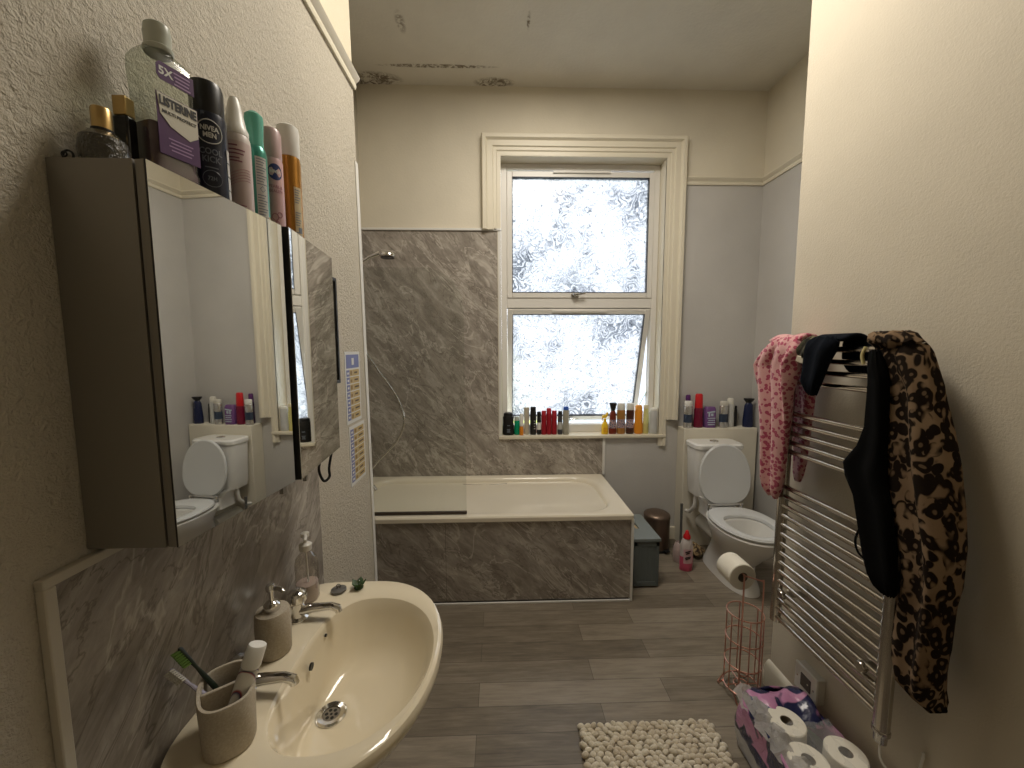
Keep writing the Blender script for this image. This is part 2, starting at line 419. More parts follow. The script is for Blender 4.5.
# ------------------------------------------------------------------ marble wall panels round the bath
struct('trim_7', MB().box(-.975, -.010, YB-.010, YB, .82, 2.34).box(-.975, .782, YB-.010, YB, .53, .82), m_marb_back, smooth=False)
struct('trim_8', MB().box(-.985, .012, YB-.022, YB, 2.340, 2.356).box(-.010, .012, YB-.016, YB, .838, 2.340).box(.780, .800, YB-.014, YB, .53, .815), m_trim, bevel=.002)
struct('trim_9', MB().box(-.985, -.975, 1.83, YB-.01, .53, 2.34), m_marb_left, smooth=False)

# outside: a low hedge and the neighbouring house, seen faintly through the obscure glass
gm = paint('garden_grass', (.10, .14, .05), .3, 30)
struct('ground', MB().box(-12, 14, 3.3, 22, -2.6, -2.5), gm, smooth=False)
nh = thing('house', 'pale neighbouring house standing beyond the obscure bathroom window', 'house', (2.4, 9, -2.5))
MB().box(.35, 5.5, 8.0, 12, -2.5, 2.15).build('wall', paint('pale_render', (.34, .38, .46)), nh, smooth=False)
MB().add([(.1, 7.8, 2.1), (5.7, 7.8, 2.1), (5.7, 12.2, 2.1), (.1, 12.2, 2.1), (1.3, 10, 3.6), (4.5, 10, 3.6)], [(0, 1, 5, 4), (1, 2, 5), (2, 3, 4, 5), (3, 0, 4), (3, 2, 1, 0)]).build('roof', solid('slate_roof', (.36, .40, .48), .6), nh, smooth=False)
m_hedge = mat('hedge_leaves', (.40, .46, .10), .7); g = G(m_hedge)
g.color(g.ramp(g.noise(g.coord(), 9, 5, .7), [(.3, (.22, .28, .05)), (.7, (.62, .64, .20))]))
hb = MB()
for k in range(3):
    pr = []
    cx, cy, rr = -.5 + k*.28, 6.4 + .2*k, .62
    for i in range(13):
        a = pi*i/12; pr.append((max(.01, rr*sin(a)*(1+.10*sin(5*a+k))), 1.9 - rr*1.9*cos(a) - .9))
    hb.lathe((cx, cy, -.9 + .1*k), pr, 20)
tag(hb.build('shrub', m_hedge, loc=(0, 6.5, -2.5)), 'yellow green shrub showing through the bottom corner of the obscure glass', 'shrub')

# ------------------------------------------------------------------ text
def text_geo(body, size, bold=0.0):
    cu = bpy.data.curves.new('t', 'FONT'); cu.body = body; cu.size = size; cu.align_x = 'CENTER'; cu.align_y = 'CENTER'
    cu.extrude = .00012; cu.offset = bold; cu.resolution_u = 3
    o = bpy.data.objects.new('t', cu); C.objects.link(o)
    dg = bpy.context.evaluated_depsgraph_get()
    me = bpy.data.meshes.new_from_object(o.evaluated_get(dg))
    v = [tuple(p.co) for p in me.vertices]; f = [tuple(p.vertices) for p in me.polygons]
    bpy.data.objects.remove(o); bpy.data.meshes.remove(me)
    return v, f
def on_cyl(v, c, r, ang, z, tilt=0, sy=1, off=.0006):
    """wrap text round a vertical cylinder; ang is the direction it faces"""
    out = []
    for (x, y, h) in v:
        x, y = x*cos(tilt) - y*sin(tilt), x*sin(tilt) + y*cos(tilt)
        a = ang + x/r; rr = r + off + h
        out.append((c[0] + rr*cos(a), c[1] + rr*sin(a), z + y*sy))
    return out
def on_plane(v, o, u, w, n, off=.0006):
    o, u, w, n = map(Vector, (o, u, w, n))
    return [o + u*p[0] + w*p[1] + n*(p[2] + off) for p in v]

# ------------------------------------------------------------------ bath
bath = thing('bathtub', 'almond coloured bathtub under the window with marbled side panel', 'bathtub', (-.08, 2.53, 0))
x0, x1, y0, y1, rz = -.98, .778, 2.155, 2.894, .535
cx, cy, a, b = (x0+x1)/2, (y0+y1)/2, (x1-x0)/2, (y1-y0)/2
k = 9
icx, icy, ia, ib = -.125, 2.528, .805, .300
rings = [rrect(cx, cy, a-.012, b-.004, .02, rz-.034, k), rrect(cx, cy, a, b, .02, rz-.030, k), rrect(cx, cy, a, b, .022, rz-.008, k), rrect(cx, cy, a-.008, b-.006, .02, rz, k),
         rrect(icx, icy, ia+.018, ib+.016, .17, rz, k), rrect(icx, icy, ia+.004, ib+.004, .165, rz-.006, k), rrect(icx, icy, ia-.006, ib-.004, .16, rz-.02, k),
         rrect(icx-.02, icy, ia-.05, ib-.03, .16, rz-.18, k), rrect(icx-.03, icy, ia-.09, ib-.05, .15, rz-.32, k), rrect(icx-.04, icy, ia-.15, ib-.09, .12, rz-.375, k),
         rrect(icx-.05, icy, ia-.5, ib-.2, .06, rz-.385, k)]
MB().loft(rings, True, True).build('tub', m_bath, bath)
MB().box(-.98, .762, 2.166, 2.182, .02, rz-.030).build('side_panel', m_marb_front, bath, smooth=False)
MB().box(-.322, -.320, 2.1655, 2.1665, .02, rz-.030).build('panel_joint', solid('dark_joint', (.10, .085, .07)), bath, smooth=False)
MB().box(.762, .777, 2.160, 2.182, .0, rz-.030).box(.762, .774, 2.182, 2.89, .0, rz-.030).box(-.98, .762, 2.158, 2.166, .0, .012).build('panel_edging', m_trim, bath, bevel=.002)
h = MB(); pts = [(-.285, 2.812, .487), (-.27, 2.800, .492), (-.20, 2.785, .494), (-.115, 2.780, .494), (-.03, 2.785, .494), (.04, 2.800, .492), (.055, 2.812, .487)]
h.tube(pts, [.016, .014, .010, .009, .010, .014, .016], 12, flat=.8); h.build('grab_handle', m_chrome, bath)
ov = MB().lathe((-.915, 2.50, .44), [(.001, 0), (.030, 0), (.033, .006), (.024, .014), (.012, .022), (.001, .024)], 20, axis='x')
ov.build('overflow', m_chrome, bath)
tp = MB()
for yy in (2.42, 2.62):
    tp.lathe((-.945, yy, rz), [(.022, 0), (.022, .01), (.014, .02), (.014, .07), (.024, .075), (.026, .105), (.015, .112)], 18)
tp.tube([(-.945, 2.40, rz+.05), (-.945, 2.64, rz+.05)], .017, 14)
tp.tube([(-.945, 2.52, rz+.05), (-.90, 2.52, rz+.062), (-.84, 2.52, rz+.055), (-.825, 2.52, rz+.03)], [.017, .016, .014, .013], 12)
mt = tag(tp.build('bath_mixer_tap', m_chrome, loc=(-.945, 2.52, rz)), 'chrome bath mixer tap at the tap end behind the wall corner', 'tap')

# shower screen
scn = thing('shower_screen', 'clear glass shower screen standing on the front rim of the bath', 'shower screen', (-.6, 2.196, rz))
pl = [(-.965, .555), (-.200, .555), (-.200, 1.72)] + [(-.42 + .22*cos(t), 1.72 + .22*sin(t)) for t in [R(q) for q in range(10, 91, 10)]] + [(-.965, 1.94)]
MB().loft([[(p[0], yy, p[1]) for p in pl] for yy in (2.193, 2.199)]).build('glass_panel', thin('clear_glass', (.93, .94, .93), .04, .02), scn, smooth=False)
MB().box(-.965, -.198, 2.189, 2.203, rz+.003, .556).build('bottom_seal', solid('dark_brown_seal', (.05, .035, .025), .5), scn, bevel=.003)
MB().box(-.984, -.960, 2.185, 2.207, rz, 1.94).build('wall_profile', m_chrome, scn, bevel=.002)

# shower on the end wall
shw = thing('shower_handset', 'chrome shower handset with long silver hose hanging above the bath', 'shower', (-.972, 2.5, 1.0))
MB().tube([(-.958, 2.52, 1.25), (-.958, 2.52, 2.12)], .010, 12).lathe((-.974, 2.52, 1.27), [(.016, 0), (.016, .02)], axis='x').lathe((-.974, 2.52, 2.09), [(.016, 0), (.016, .02)], axis='x').obox((-.955, 2.52, 2.0), (.018, 0, 0), (0, .02, 0), (0, 0, .025)).build('riser_rail', m_chrome, shw)
hd = MB(); hd.tube([(-.93, 2.515, 1.975), (-.87, 2.505, 2.025), (-.80, 2.50, 2.065), (-.74, 2.50, 2.085)], [.011, .012, .014, .020], 14, flat=.8)
hd.lathe((-.695, 2.50, 2.072), [(.02, .022), (.042, .016), (.050, .004), (.050, -.006), (.040, -.012), (.001, -.012)][::-1], 26, cap0=True)
hd.build('handset', m_chrome, shw)
MB().lathe((-.695, 2.50, 2.0585), [(.001, 0), (.042, 0), (.042, .003), (.001, .003)], 26).build('spray_face', solid('dark_grey_rubber', (.03, .03, .032)), shw)
def bez(P, n=40):
    """smooth curve through points (Catmull-Rom)"""
    out = []; P = [Vector(p) for p in P]; Q = [2*P[0]-P[1]] + P + [2*P[-1]-P[-2]]
    for i in range(1, len(Q)-2):
        for s in range(n):
            t = s/n; a_, b_, c_, d_ = Q[i-1], Q[i], Q[i+1], Q[i+2]
            out.append(.5*((2*b_) + (c_-a_)*t + (2*a_-5*b_+4*c_-d_)*t*t + (-a_+3*b_-3*c_+d_)*t**3))
    out.append(P[-1]); return out
MB().tube(bez([(-.935, 2.515, 1.965), (-.945, 2.56, 1.80), (-.93, 2.62, 1.55), (-.84, 2.68, 1.36), (-.72, 2.70, 1.17), (-.672, 2.70, 1.0), (-.72, 2.68, .86), (-.83, 2.63, .74), (-.93, 2.56, .62)], 12), .0075, 8).build('hose', mat('silver_hose', (.62, .60, .56), .25, metal=1), shw)

# ------------------------------------------------------------------ boxing behind the toilet, toilet
bx = MB().box(1.360, 1.908, 2.79, YB, 0, .902)
tag(bx.build('pipe_boxing', m_boxing, loc=(1.63, 2.85, 0), bevel=.004), 'cream painted boxing behind the toilet with bottles along its top', 'boxing')

wc = thing('toilet', 'white close coupled toilet with its lid raised in the corner', 'toilet', (1.515, 2.35, 0))
tk = [rrect(1.528, 2.69, .150, .085, .05, .45), rrect(1.528, 2.69, .158, .089, .05, .50), rrect(1.528, 2.69, .166, .093, .045, .80)]
MB().loft(tk).build('cistern', m_china, wc)
ld = [rrect(1.528, 2.688, .168, .094, .045, .79), rrect(1.528, 2.688, .173, .098, .045, .796), rrect(1.528, 2.688, .173, .098, .045, .820), rrect(1.528, 2.688, .163, .088, .04, .830)]
MB().loft(ld).build('cistern_lid', m_china, wc)
MB().lathe((1.528, 2.69, .830), [(.030, 0), (.030, .004), (.026, .007), (.001, .007)], 24).lathe((1.528, 2.69, .8305), [(.012, .006), (.012, .011), (.001, .011)], 20).build('flush_button', m_chrome, wc)
def er(w, lf, lb, z, cy=2.27, cx=1.515, nb=2.6): return eggring(cx, cy, w, lf, lb, z, nb)
bowl = [er(.105, .20, .27, .0, 2.36, nb=4), er(.100, .195, .265, .03, 2.36, nb=4), er(.085, .16, .25, .10, 2.37), er(.090, .15, .22, .16, 2.36), er(.125, .18, .20, .24, 2.32),
        er(.165, .215, .21, .31, 2.28), er(.183, .235, .25, .36, 2.265), er(.188, .240, .28, .392, 2.26), er(.182, .234, .276, .402, 2.26), er(.125, .165, .12, .402, 2.235), er(.118, .158, .115, .38, 2.235),
        er(.100, .13, .10, .30, 2.25), er(.05, .06, .05, .22, 2.29), er(.02, .02, .02, .20, 2.29)]
MB().loft(bowl).build('bowl', m_china, wc)
MB().loft([rrect(1.515, 2.59, .10, .09, .04, z_) for z_ in (.33, .40)] + [rrect(1.515, 2.64, .12, .08, .04, .455)]).build('bowl_shelf', m_china, wc)
MB().lathe((1.44, 2.42, .03), [(.012, -.0), (.012, .018), (.006, .022), (.001, .022)], 14).build('fixing_cap', m_white, wc)
MB().loft([er(.05, .05, .05, .262, 2.275), er(.012, .012, .012, .262, 2.275)]).build('water', mat('toilet_water', (.35, .37, .36), .03), wc)
st = [er(.178, .228, .222, .404, 2.262), er(.190, .240, .232, .408, 2.262), er(.193, .243, .236, .418, 2.262), er(.186, .236, .228, .428, 2.262), er(.150, .190, .16, .430, 2.245), er(.128, .168, .135, .424, 2.24), er(.124, .162, .13, .408, 2.24), er(.13, .168, .14, .404, 2.24), er(.178, .228, .222, .404, 2.262)]
MB().loft(st, False, False).build('seat', m_seat, wc)
# raised lid: egg outline in a plane leaning back against the cistern
lidm = MB(); lean = R(6)
def lidring(w, t, zz):
    out = []
    for (x, y, _) in eggring(1.525, 0, w, .230*w/.178, .180*w/.178, 0, 2.5):
        u = .190 - y     # height along the lid from the hinge
        out.append((x, 2.505 + t + u*sin(lean), .425 + u*cos(lean)))
    return out
lidm.loft([lidring(.150, .0, 0), lidring(.172, -.002, 0), lidring(.178, .004, 0), lidring(.178, .012, 0), lidring(.170, .020, 0), lidring(.140, .022, 0)])
lidm.build('seat_lid', m_seat, wc)
MB().tube([(1.395, 2.497, .442), (1.635, 2.497, .442)], .007, 10).lathe((1.41, 2.497, .404), [(.014, 0), (.014, .03), (.010, .042), (.001, .044)], 14).lathe((1.62, 2.497, .404), [(.014, 0), (.014, .03), (.010, .042), (.001, .044)], 14).build('hinge', m_chrome, wc)
MB().tube([(1.40, 2.66, .46), (1.395, 2.67, .36), (1.385, 2.72, .30), (1.38, 2.76, .29)], .014, 12).tube([(1.515, 2.56, .20), (1.515, 2.70, .20), (1.515, 2.78, .20)], .052, 18).build('waste_pipe', m_china, wc)

# ------------------------------------------------------------------ washbasin on the left wall
bs = thing('washbasin', 'almond pedestal washbasin fixed to the left wall below the mirror cabinet', 'washbasin', (-.38, .86, 0))
BX, BY = -.38, .862
def o_(d, z, dx=0): return sell(BX+dx, BY, .222-max(0, d)*.0 if d <= 0 else .222, .236-d, .292-d, z, 6, 2.15)
def i_(d, z, dx=0, n0=2.9): return sell(-.345+dx, .850, .118-d*.35, .176-d, .212-d, z, n0, 2.1)
def outer(d, z):   # stays on the wall at the back
    return [(max(p[0], -.600), p[1], p[2]) for p in sell(BX, BY, .222, .236-d, .292-d, z, 6, 2.15)]
rings = [outer(.150, .615), outer(.115, .635), outer(.065, .675), outer(.030, .715), outer(.010, .745), outer(.0, .765), outer(.0, .778), outer(.004, .786), outer(.012, .790),
         i_(-.018, .789), i_(-.006, .785), i_(.0, .776), i_(.010, .755), i_(.026, .718), i_(.048, .686), sell(-.360, .850, .083, .118, .145, .664, 2.6, 2.1), sell(-.378, .851, .063, .090, .105, .652, 2.3, 2.1), sell(-.394, .853, .0445, .058, .064, .6445, 2, 2), sell(-.402, .853, .033, .033, .033, .641, 2, 2)]
MB().loft(rings).build('basin', m_basin, bs)
pd = [sell(-.44, .86, .10, .11, .115, z_) for z_ in (.0, .02)] + [sell(-.44, .86, .08, .085, .085, .08), sell(-.44, .86, .075, .08, .08, .45), sell(-.44, .86, .09, .11, .11, .64)]
MB().loft(pd).build('pedestal', m_basin, bs)
dr = (-.402, .853, .641)
MB().lathe(dr, [(.034, 0), (.034, .003), (.030, .006), (.020, .004), (.0195, -.001), (.001, -.001)], 28).build('waste_ring', m_chrome, bs)
wg = MB().lathe((dr[0], dr[1], dr[2]+.0), [(.0185, .0), (.0185, .0022), (.001, .0022)], 24).build('waste_grille', mat('dull_steel', (.32, .30, .27), .35, metal=1), bs)
hm = MB()
for q in range(6): hm.lathe((dr[0]+.011*cos(q*pi/3), dr[1]+.011*sin(q*pi/3), dr[2]+.002), [(.004, 0), (.004, .0006), (.001, .0006)], 12)
hm.lathe((dr[0], dr[1], dr[2]+.002), [(.003, 0), (.003, .0006), (.001, .0006)], 12).build('waste_holes', m_black, wg)
MB().lathe((-.4520, .868, .752), [(.001, 0), (.0085, 0), (.0085, .004), (.001, .004)], 18, axis='x').build('overflow_hole', m_black, bs)
MB().lathe((-.4545, .952, .765), [(.001, 0), (.004, 0), (.004, .004), (.001, .004)], 12, axis='x').build('chain_hole', m_black, bs)

def basin_tap(x, y, label):
    t = thing('basin_tap', label, 'tap', (x, y, .789), 'chrome taps on the washbasin')
    MB().lathe((x, y, .789), [(.024, 0), (.024, .004), (.017, .010), (.0155, .030), (.016, .045), (.012, .050)], 24).build('tap_body', m_chrome, t)
    MB().tube([(x+.004, y, .812), (x+.045, y, .819), (x+.085, y, .822), (x+.104, y, .816), (x+.106, y, .807)], [.014, .011, .0095, .010, .0095], 14).build('spout', m_chrome, t)
    hd = MB().lathe((x-.002, y, .836), [(.019, 0), (.0235, .004), (.0245, .018), (.021, .028), (.012, .034), (.001, .035)], 28)
    hd.build('tap_head', m_chrome, t)
basin_tap(-.537, .985, 'chrome basin tap between the stone soap dispenser and the clear pump bottle')
basin_tap(-.537, .762, 'chrome basin tap right behind the stone toothbrush holder')

# stone soap dispenser
sd = thing('soap_dispenser', 'speckled stone soap dispenser with a chrome pump on the basin ledge', 'soap dispenser', (-.525, .872, .79))
c = (-.535, .872, .79)
MB().lathe(c, [(.034, 0), (.036, .003), (.0375, .06), (.0365, .098), (.034, .104), (.001, .106)], 36).build('body', m_stone, sd)
pp = MB().lathe(c, [(.017, .104), (.0175, .106), (.0175, .118), (.012, .124), (.005, .127), (.005, .150), (.010, .152), (.011, .160), (.008, .166), (.001, .167)], 24)
pp.tube([(c[0], c[1], c[2]+.157), (c[0]+.022, c[1]-.004, c[2]+.158), (c[0]+.032, c[1]-.006, c[2]+.152)], [.006, .005, .0042], 10)
pp.build('pump', m_chrome, sd)

# clear pump bottle
cb = thing('pump_bottle', 'clear plastic pump bottle with a little pink liquid at the far end of the basin', 'bottle', (-.548, 1.062, .79))
c = (-.552, 1.068, .789)
MB().lathe(c, [(.028, 0), (.030, .004), (.030, .105), (.027, .122), (.016, .136), (.013, .140), (.013, .150)], 28).build('body', thin('thin_clear_plastic', (.86, .84, .81), .22), cb)
MB().lathe(c, [(.0275, .003), (.0285, .006), (.0285, .050), (.001, .051)], 28).build('liquid', mat('pale_pink_liquid', (.50, .40, .37), .3), cb)
pp = MB().lathe(c, [(.016, .146), (.0165, .162), (.012, .166), (.005, .168), (.005, .183), (.011, .185), (.011, .195), (.001, .198)], 22).tube([(c[0], c[1], c[2]+.190), (c[0]+.010, c[1]-.018, c[2]+.190), (c[0]+.012, c[1]-.026, c[2]+.185)], [.006, .005, .004], 10)
pp.build('pump', mat('frosted_white_plastic', (.62, .60, .55), .3), cb)
MB().tube([(c[0], c[1], c[2]+.15), (c[0]+.004, c[1], c[2]+.01)], .003, 8).build('dip_tube', m_white, cb)

# basin plug and little green frog-like figure
pg = MB().lathe((-.478, 1.098, .7895), [(.018, 0), (.0215, .003), (.021, .007), (.010, .010), (.004, .011), (.003, .016), (.001, .016)], 26)
pg.tube([(-.478 + .006*cos(t), 1.098, .806 + .005*sin(t)) for t in [2*pi*q/12 for q in range(12)]], .0012, 6, closed=True)
tag(pg.build('basin_plug', mat('grey_rubber_plug', (.16, .155, .15), .3, metal=.5), loc=(-.478, 1.098, .7895)), 'round grey basin plug lying on the ledge beside the clear bottle', 'basin plug')
fr = thing('green_ornament', 'small dark green leafy ornament with a clear top on the far basin corner', 'ornament', (-.425, 1.112, .789))
gb = MB(); c = (-.425, 1.112, .789)
for q in range(5):
    a_ = q*2*pi/5 + .3
    gb.loft([[(c[0] + cos(a_)*u*.018 - sin(a_)*w*.011*ww, c[1] + sin(a_)*u*.018 + cos(a_)*w*.011*ww, c[2] + .004 + h_ + dz) for w, dz in ((-1, 0), (0, .004), (1, 0), (0, -.002))] for u, ww, h_ in ((.1, .5, .004), (.5, 1, .006), (.9, .8, .013), (1.15, .15, .018))])
gb.build('leaves', solid('dark_green_rubber', (.035, .075, .02), .35), fr)
MB().lathe(c, [(.012, .0), (.014, .004), (.010, .010)], 20).build('foot', solid('dark_green_rubber', (.035, .075, .02)), fr)
MB().lathe(c, [(.006, .010), (.0085, .016), (.007, .026), (.001, .030)], 18).build('clear_bead', m_clear, fr)

# stone toothbrush holder with divider
TH = (-.503, .672, .790)
def hold(a, b, z, rot=R(36), ex=0):
    out = []
    for (x, y, _) in sell(0, 0, a, a, b, 0, 2.7, 2.7, 56):
        out.append((TH[0] + x*cos(rot) - y*sin(rot), TH[1] + x*sin(rot) + y*cos(rot), TH[2] + z))
    return out
th_ = thing('toothbrush_holder', 'speckled stone toothbrush holder with two compartments on the near basin ledge', 'toothbrush holder', TH)
mb = MB().loft([hold(.039, .054, 0), hold(.041, .056, .003), hold(.044, .060, .098), hold(.0427, .0587, .1005), hold(.0385, .0545, .1005), hold(.0372, .0532, .097), hold(.036, .051, .012), hold(.01, .01, .010)])
mb.build('body', m_stone, th_)
rot = R(36)
MB().obox((TH[0], TH[1], TH[2]+.054), (.0380*cos(rot), .0380*sin(rot), 0), (-.003*sin(rot), .003*cos(rot), 0), (0, 0, .0455)).build('divider', m_stone, th_, bevel=.002)

def brush(p0, p1, hm_, bm_, label, face):
    """p0 foot inside the holder, p1 head end; face = direction of the bristles"""
    p0, p1, face = Vector(p0), Vector(p1), Vector(face).normalized(); d = p1 - p0
    t = thing('toothbrush', label, 'toothbrush', p0, 'toothbrushes in the stone holder')
    MB().tube([p0 + d*q for q in (0, .1, .35, .6, .72, .8, .98, 1)], [.003, .005, .0062, .005, .0032, .0042, .0052, .002], 12, flat=.7).build('handle', hm_, t)
    u = d.normalized(); w = u.cross(face).normalized(); b_ = MB()
    for i in range(7):
        for j in (-1, 0, 1):
            q = p0 + d*(.80 + .028*i) + w*(.0036*j) + face*.003
            b_.obox(q + face*.005, u*.0016, w*.0015, face*.0055)
    b_.build('bristles', bm_, t)
brush((-.505, .702, .803), (-.583, .674, .962), solid('black_green_handle', (.012, .02, .012), .3), solid('green_bristles', (.14, .26, .05), .7), 'toothbrush with green bristles and black handle in the stone holder', (-.45, -.8, -.1))
brush((-.500, .690, .803), (-.585, .655, .937), mat('translucent_lilac_handle', (.36, .34, .42), .25), solid('cream_blue_bristles', (.50, .48, .42), .7), 'toothbrush with pale bristles and translucent lilac handle in the stone holder', (.1, -.9, .4))

# toothpaste tube, cap up
tpst = thing('toothpaste_tube', 'white and red striped toothpaste tube standing cap up in the stone holder', 'toothpaste', (-.485, .632, .80))
ax0, ax1 = Vector((-.492, .642, .803)), Vector((-.463, .680, .918))
u = (ax1-ax0).normalized(); wv = Vector((.35, .85, 0)); wv = (wv - u*wv.dot(u)).normalized(); tv = u.cross(wv)
def tr_(t, a, b): c = ax0 + (ax1-ax0)*t; return [c + wv*(a*cos(q)) + tv*(b*sin(q)) for q in [2*pi*j/28 for j in range(28)]]
m_paste = mat('toothpaste_tube_print', (.7, .7, .66), .3); g = G(m_paste); v = g.coord(); x, y, z = g.sep(v)
s1 = g.math('SINE', g.math('ADD', g.math('MULTIPLY', y, 190), g.math('MULTIPLY', g.math('SINE', g.math('MULTIPLY', z, 55)), 1.6)))
s1 = g.math('MULTIPLY_ADD', s1, .5, .5)
g.color(g.ramp(s1, [(0, (.66, .64, .58)), (.55, (.62, .6, .56)), (.70, (.30, .04, .04)), (.80, (.04, .05, .12)), (.92, (.55, .53, .5))]))
MB().loft([tr_(0, .020, .0015), tr_(.15, .020, .006), tr_(.45, .0185, .011), tr_(.85, .0165, .0155), tr_(.97, .0160, .0155), tr_(1.0, .010, .010)]).build('tube', m_paste, tpst)
MB().loft([tr_(1.0, .0155, .0155), tr_(1.03, .0165, .0165), tr_(1.27, .0158, .0158), tr_(1.30, .0145, .0145), tr_(1.31, .010, .010)]).build('cap', m_white, tpst)
MB().obox(ax0 + (ax1-ax0)*.95 + wv*.014 + tv*.004, u*.006, wv*.005, tv*.006).build('blue_tab', solid('blue_plastic', (.02, .05, .22), .3), tpst)

# ------------------------------------------------------------------ splashback with edging
struct('trim_10', MB().box(XL, XL+.009, .515, 1.27, .30, 1.185), m_marb_left, smooth=False)
struct('trim_11', MB().box(XL, XL+.013, .499, .514, .30, 1.185).box(XL, XL+.013, .499, 1.272, 1.185, 1.199), mat('cream_edge_strip', (.50, .46, .38), .4), bevel=.002)

# ------------------------------------------------------------------ mirror cabinet
cab = thing('mirror_cabinet', 'steel bathroom cabinet with two slightly open mirror doors on the left wall', 'cabinet', (-.55, .86, 1.205))
cz0, cz1, cy0, cy1 = 1.207, 1.757, .567, 1.152
cm = MB().box(-.609, -.496, cy0, cy0+.012, cz0, cz1).box(-.609, -.496, cy1-.012, cy1, cz0, cz1).box(-.609, -.496, cy0+.012, cy1-.012, cz0, cz0+.012).box(-.609, -.496, cy0+.012, cy1-.012, cz1-.012, cz1).box(-.609, -.603, cy0+.012, cy1-.012, cz0+.012, cz1-.012).box(-.603, -.51, .853, .865, cz0+.012, cz1-.012)
cm.build('body', m_steel, cab, smooth=False)
for nm_, yh, s in (('door', cy0, 1), ('door', cy1, -1)):
    a_ = R(4.5 if s == 1 else 6.3); L_ = .288
    hx = -.478 - .0 
    u = Vector((sin(a_), s*cos(a_), 0)); n = Vector((cos(a_), -s*sin(a_), 0))
    o0 = Vector((hx, yh, 0))
    cc = o0 + u*(L_/2) + Vector((0, 0, (cz0+cz1)/2))
    dpart = MB().obox(cc - n*.0095, u*(L_/2), n*.0065, Vector((0, 0, .275))).build('door', m_steel, cab, smooth=False, bevel=.001)
    dpart['label'] = 'cabinet door with a frameless mirror front'
    MB().obox(cc - n*.0015, u*(L_/2 - .0005), n*.0015, Vector((0, 0, .2745))).build('mirror', m_mirror, dpart, smooth=False)
    (MB().obox(cc - n*.0018, u*(L_/2), n*.0009, Vector((0, 0, .2752))) if s == 1 else MB().obox(cc - n*.0090, u*(L_/2+.0006), n*.0076, Vector((0, 0, .2752)))).build('backing_gap_shade', m_black, dpart, smooth=False)  # on the second door black wraps the edge, painting in the gap's shade
    q = o0 + u*(L_-.035) - n*.006
    MB().obox(q + Vector((0, 0, cz0-.006)), u*.006, n*.004, Vector((0, 0, .008))).build('finger_pull', m_steel, dpart, smooth=False)
# black hair band hanging under the cabinet
hb_ = MB().tube(bez([(-.500, 1.085, 1.205), (-.507, 1.075, 1.165), (-.500, 1.085, 1.128), (-.490, 1.10, 1.135), (-.492, 1.105, 1.16), (-.488, 1.118, 1.205)], 8), .0036, 8)
tag(hb_.build('hair_band', solid('black_elastic', (.01, .01, .01), .8), loc=(-.50, 1.09, 1.13)), 'black elastic hair band hanging below the mirror cabinet', 'hair band')
# narrow black frame on the wall behind the cabinet
bf = thing('wall_mirror', 'dark framed narrow mirror on the left wall just beyond the mirror cabinet', 'mirror', (XL, 1.36, 1.37))
frame_ = MB(); yy0, yy1, zz0, zz1 = 1.22, 1.47, 1.372, 1.755
frame_.box(XL, XL+.014, yy0+.012, yy1-.012, zz0, zz0+.012).box(XL, XL+.014, yy0+.012, yy1-.012, zz1-.012, zz1).box(XL, XL+.014, yy0, yy0+.012, zz0, zz1).box(XL, XL+.014, yy1-.012, yy1, zz0, zz1)
frame_.build('frame', m_black, bf, bevel=.001)
MB().box(XL, XL+.006, yy0+.01, yy1-.01, zz0+.01, zz1-.01).build('glass', m_mirror, bf, smooth=False)

# ------------------------------------------------------------------ wall charts
m_chw = solid('chart_paper', (.62, .62, .60), .35); m_chb = solid('chart_blue', (.16, .18, .36), .5); m_cht = solid('chart_ochre', (.46, .34, .14), .5); m_chi = solid('chart_ink', (.10, .07, .05), .6); m_chd = solid('chart_brown', (.26, .17, .07), .6)
def chart(y0, y1, z0, z1, head, n, label):
    t = thing('wall_chart', label, 'chart', (XL, (y0+y1)/2, z0), None)
    X = XL
    MB().box(X, X+.0015, y0, y1, z0, z1).build('sheet', m_chw, t, smooth=False)
    p = MB(); X2 = X+.0015
    zt = z1 - .012
    if head:
        p.box(X2, X2+.0006, y0+.012, y1-.012, zt-.055, zt, 0); p.box(X2, X2+.0010, (y0+y1)/2-.012, (y0+y1)/2+.012, zt-.042, zt-.014, 3); zt -= .060
    hh_ = (zt - z0 - .012)/n; w = y1-y0-.024; ya = y0+.012
    for i in range(n):
        a_, b_ = zt - (i+1)*hh_ + .002, zt - i*hh_ - .002
        for f0, f1, mm in ((0, .22, 0), (.25, .48, 1), (.51, 1, 1)):
            p.box(X2, X2+.0006, ya+w*f0, ya+w*f1, a_, b_, mm)
        zc = (a_+b_)/2
        p.box(X2, X2+.0010, ya+w*.60, ya+w*(.84+.05*(i % 3)), zc-.0035, zc+.0035, 2)
        p.box(X2, X2+.0010, ya+w*.30, ya+w*.42, zc-.008, zc+.008-(i % 2)*.005, 4)
        p.box(X2, X2+.0010, ya+w*.05, ya+w*.16, zc-.004, zc+.004, 3)
    p.build('printed_table', [m_chb, m_cht, m_chi, m_chw, m_chd], t, smooth=False)
chart(1.545, 1.705, 1.195, 1.487, True, 7, 'upper wall chart with a blue heading and ochre rows on the left wall')
chart(1.560, 1.735, .935, 1.183, False, 8, 'lower wall chart of ochre rows without heading on the left wall')

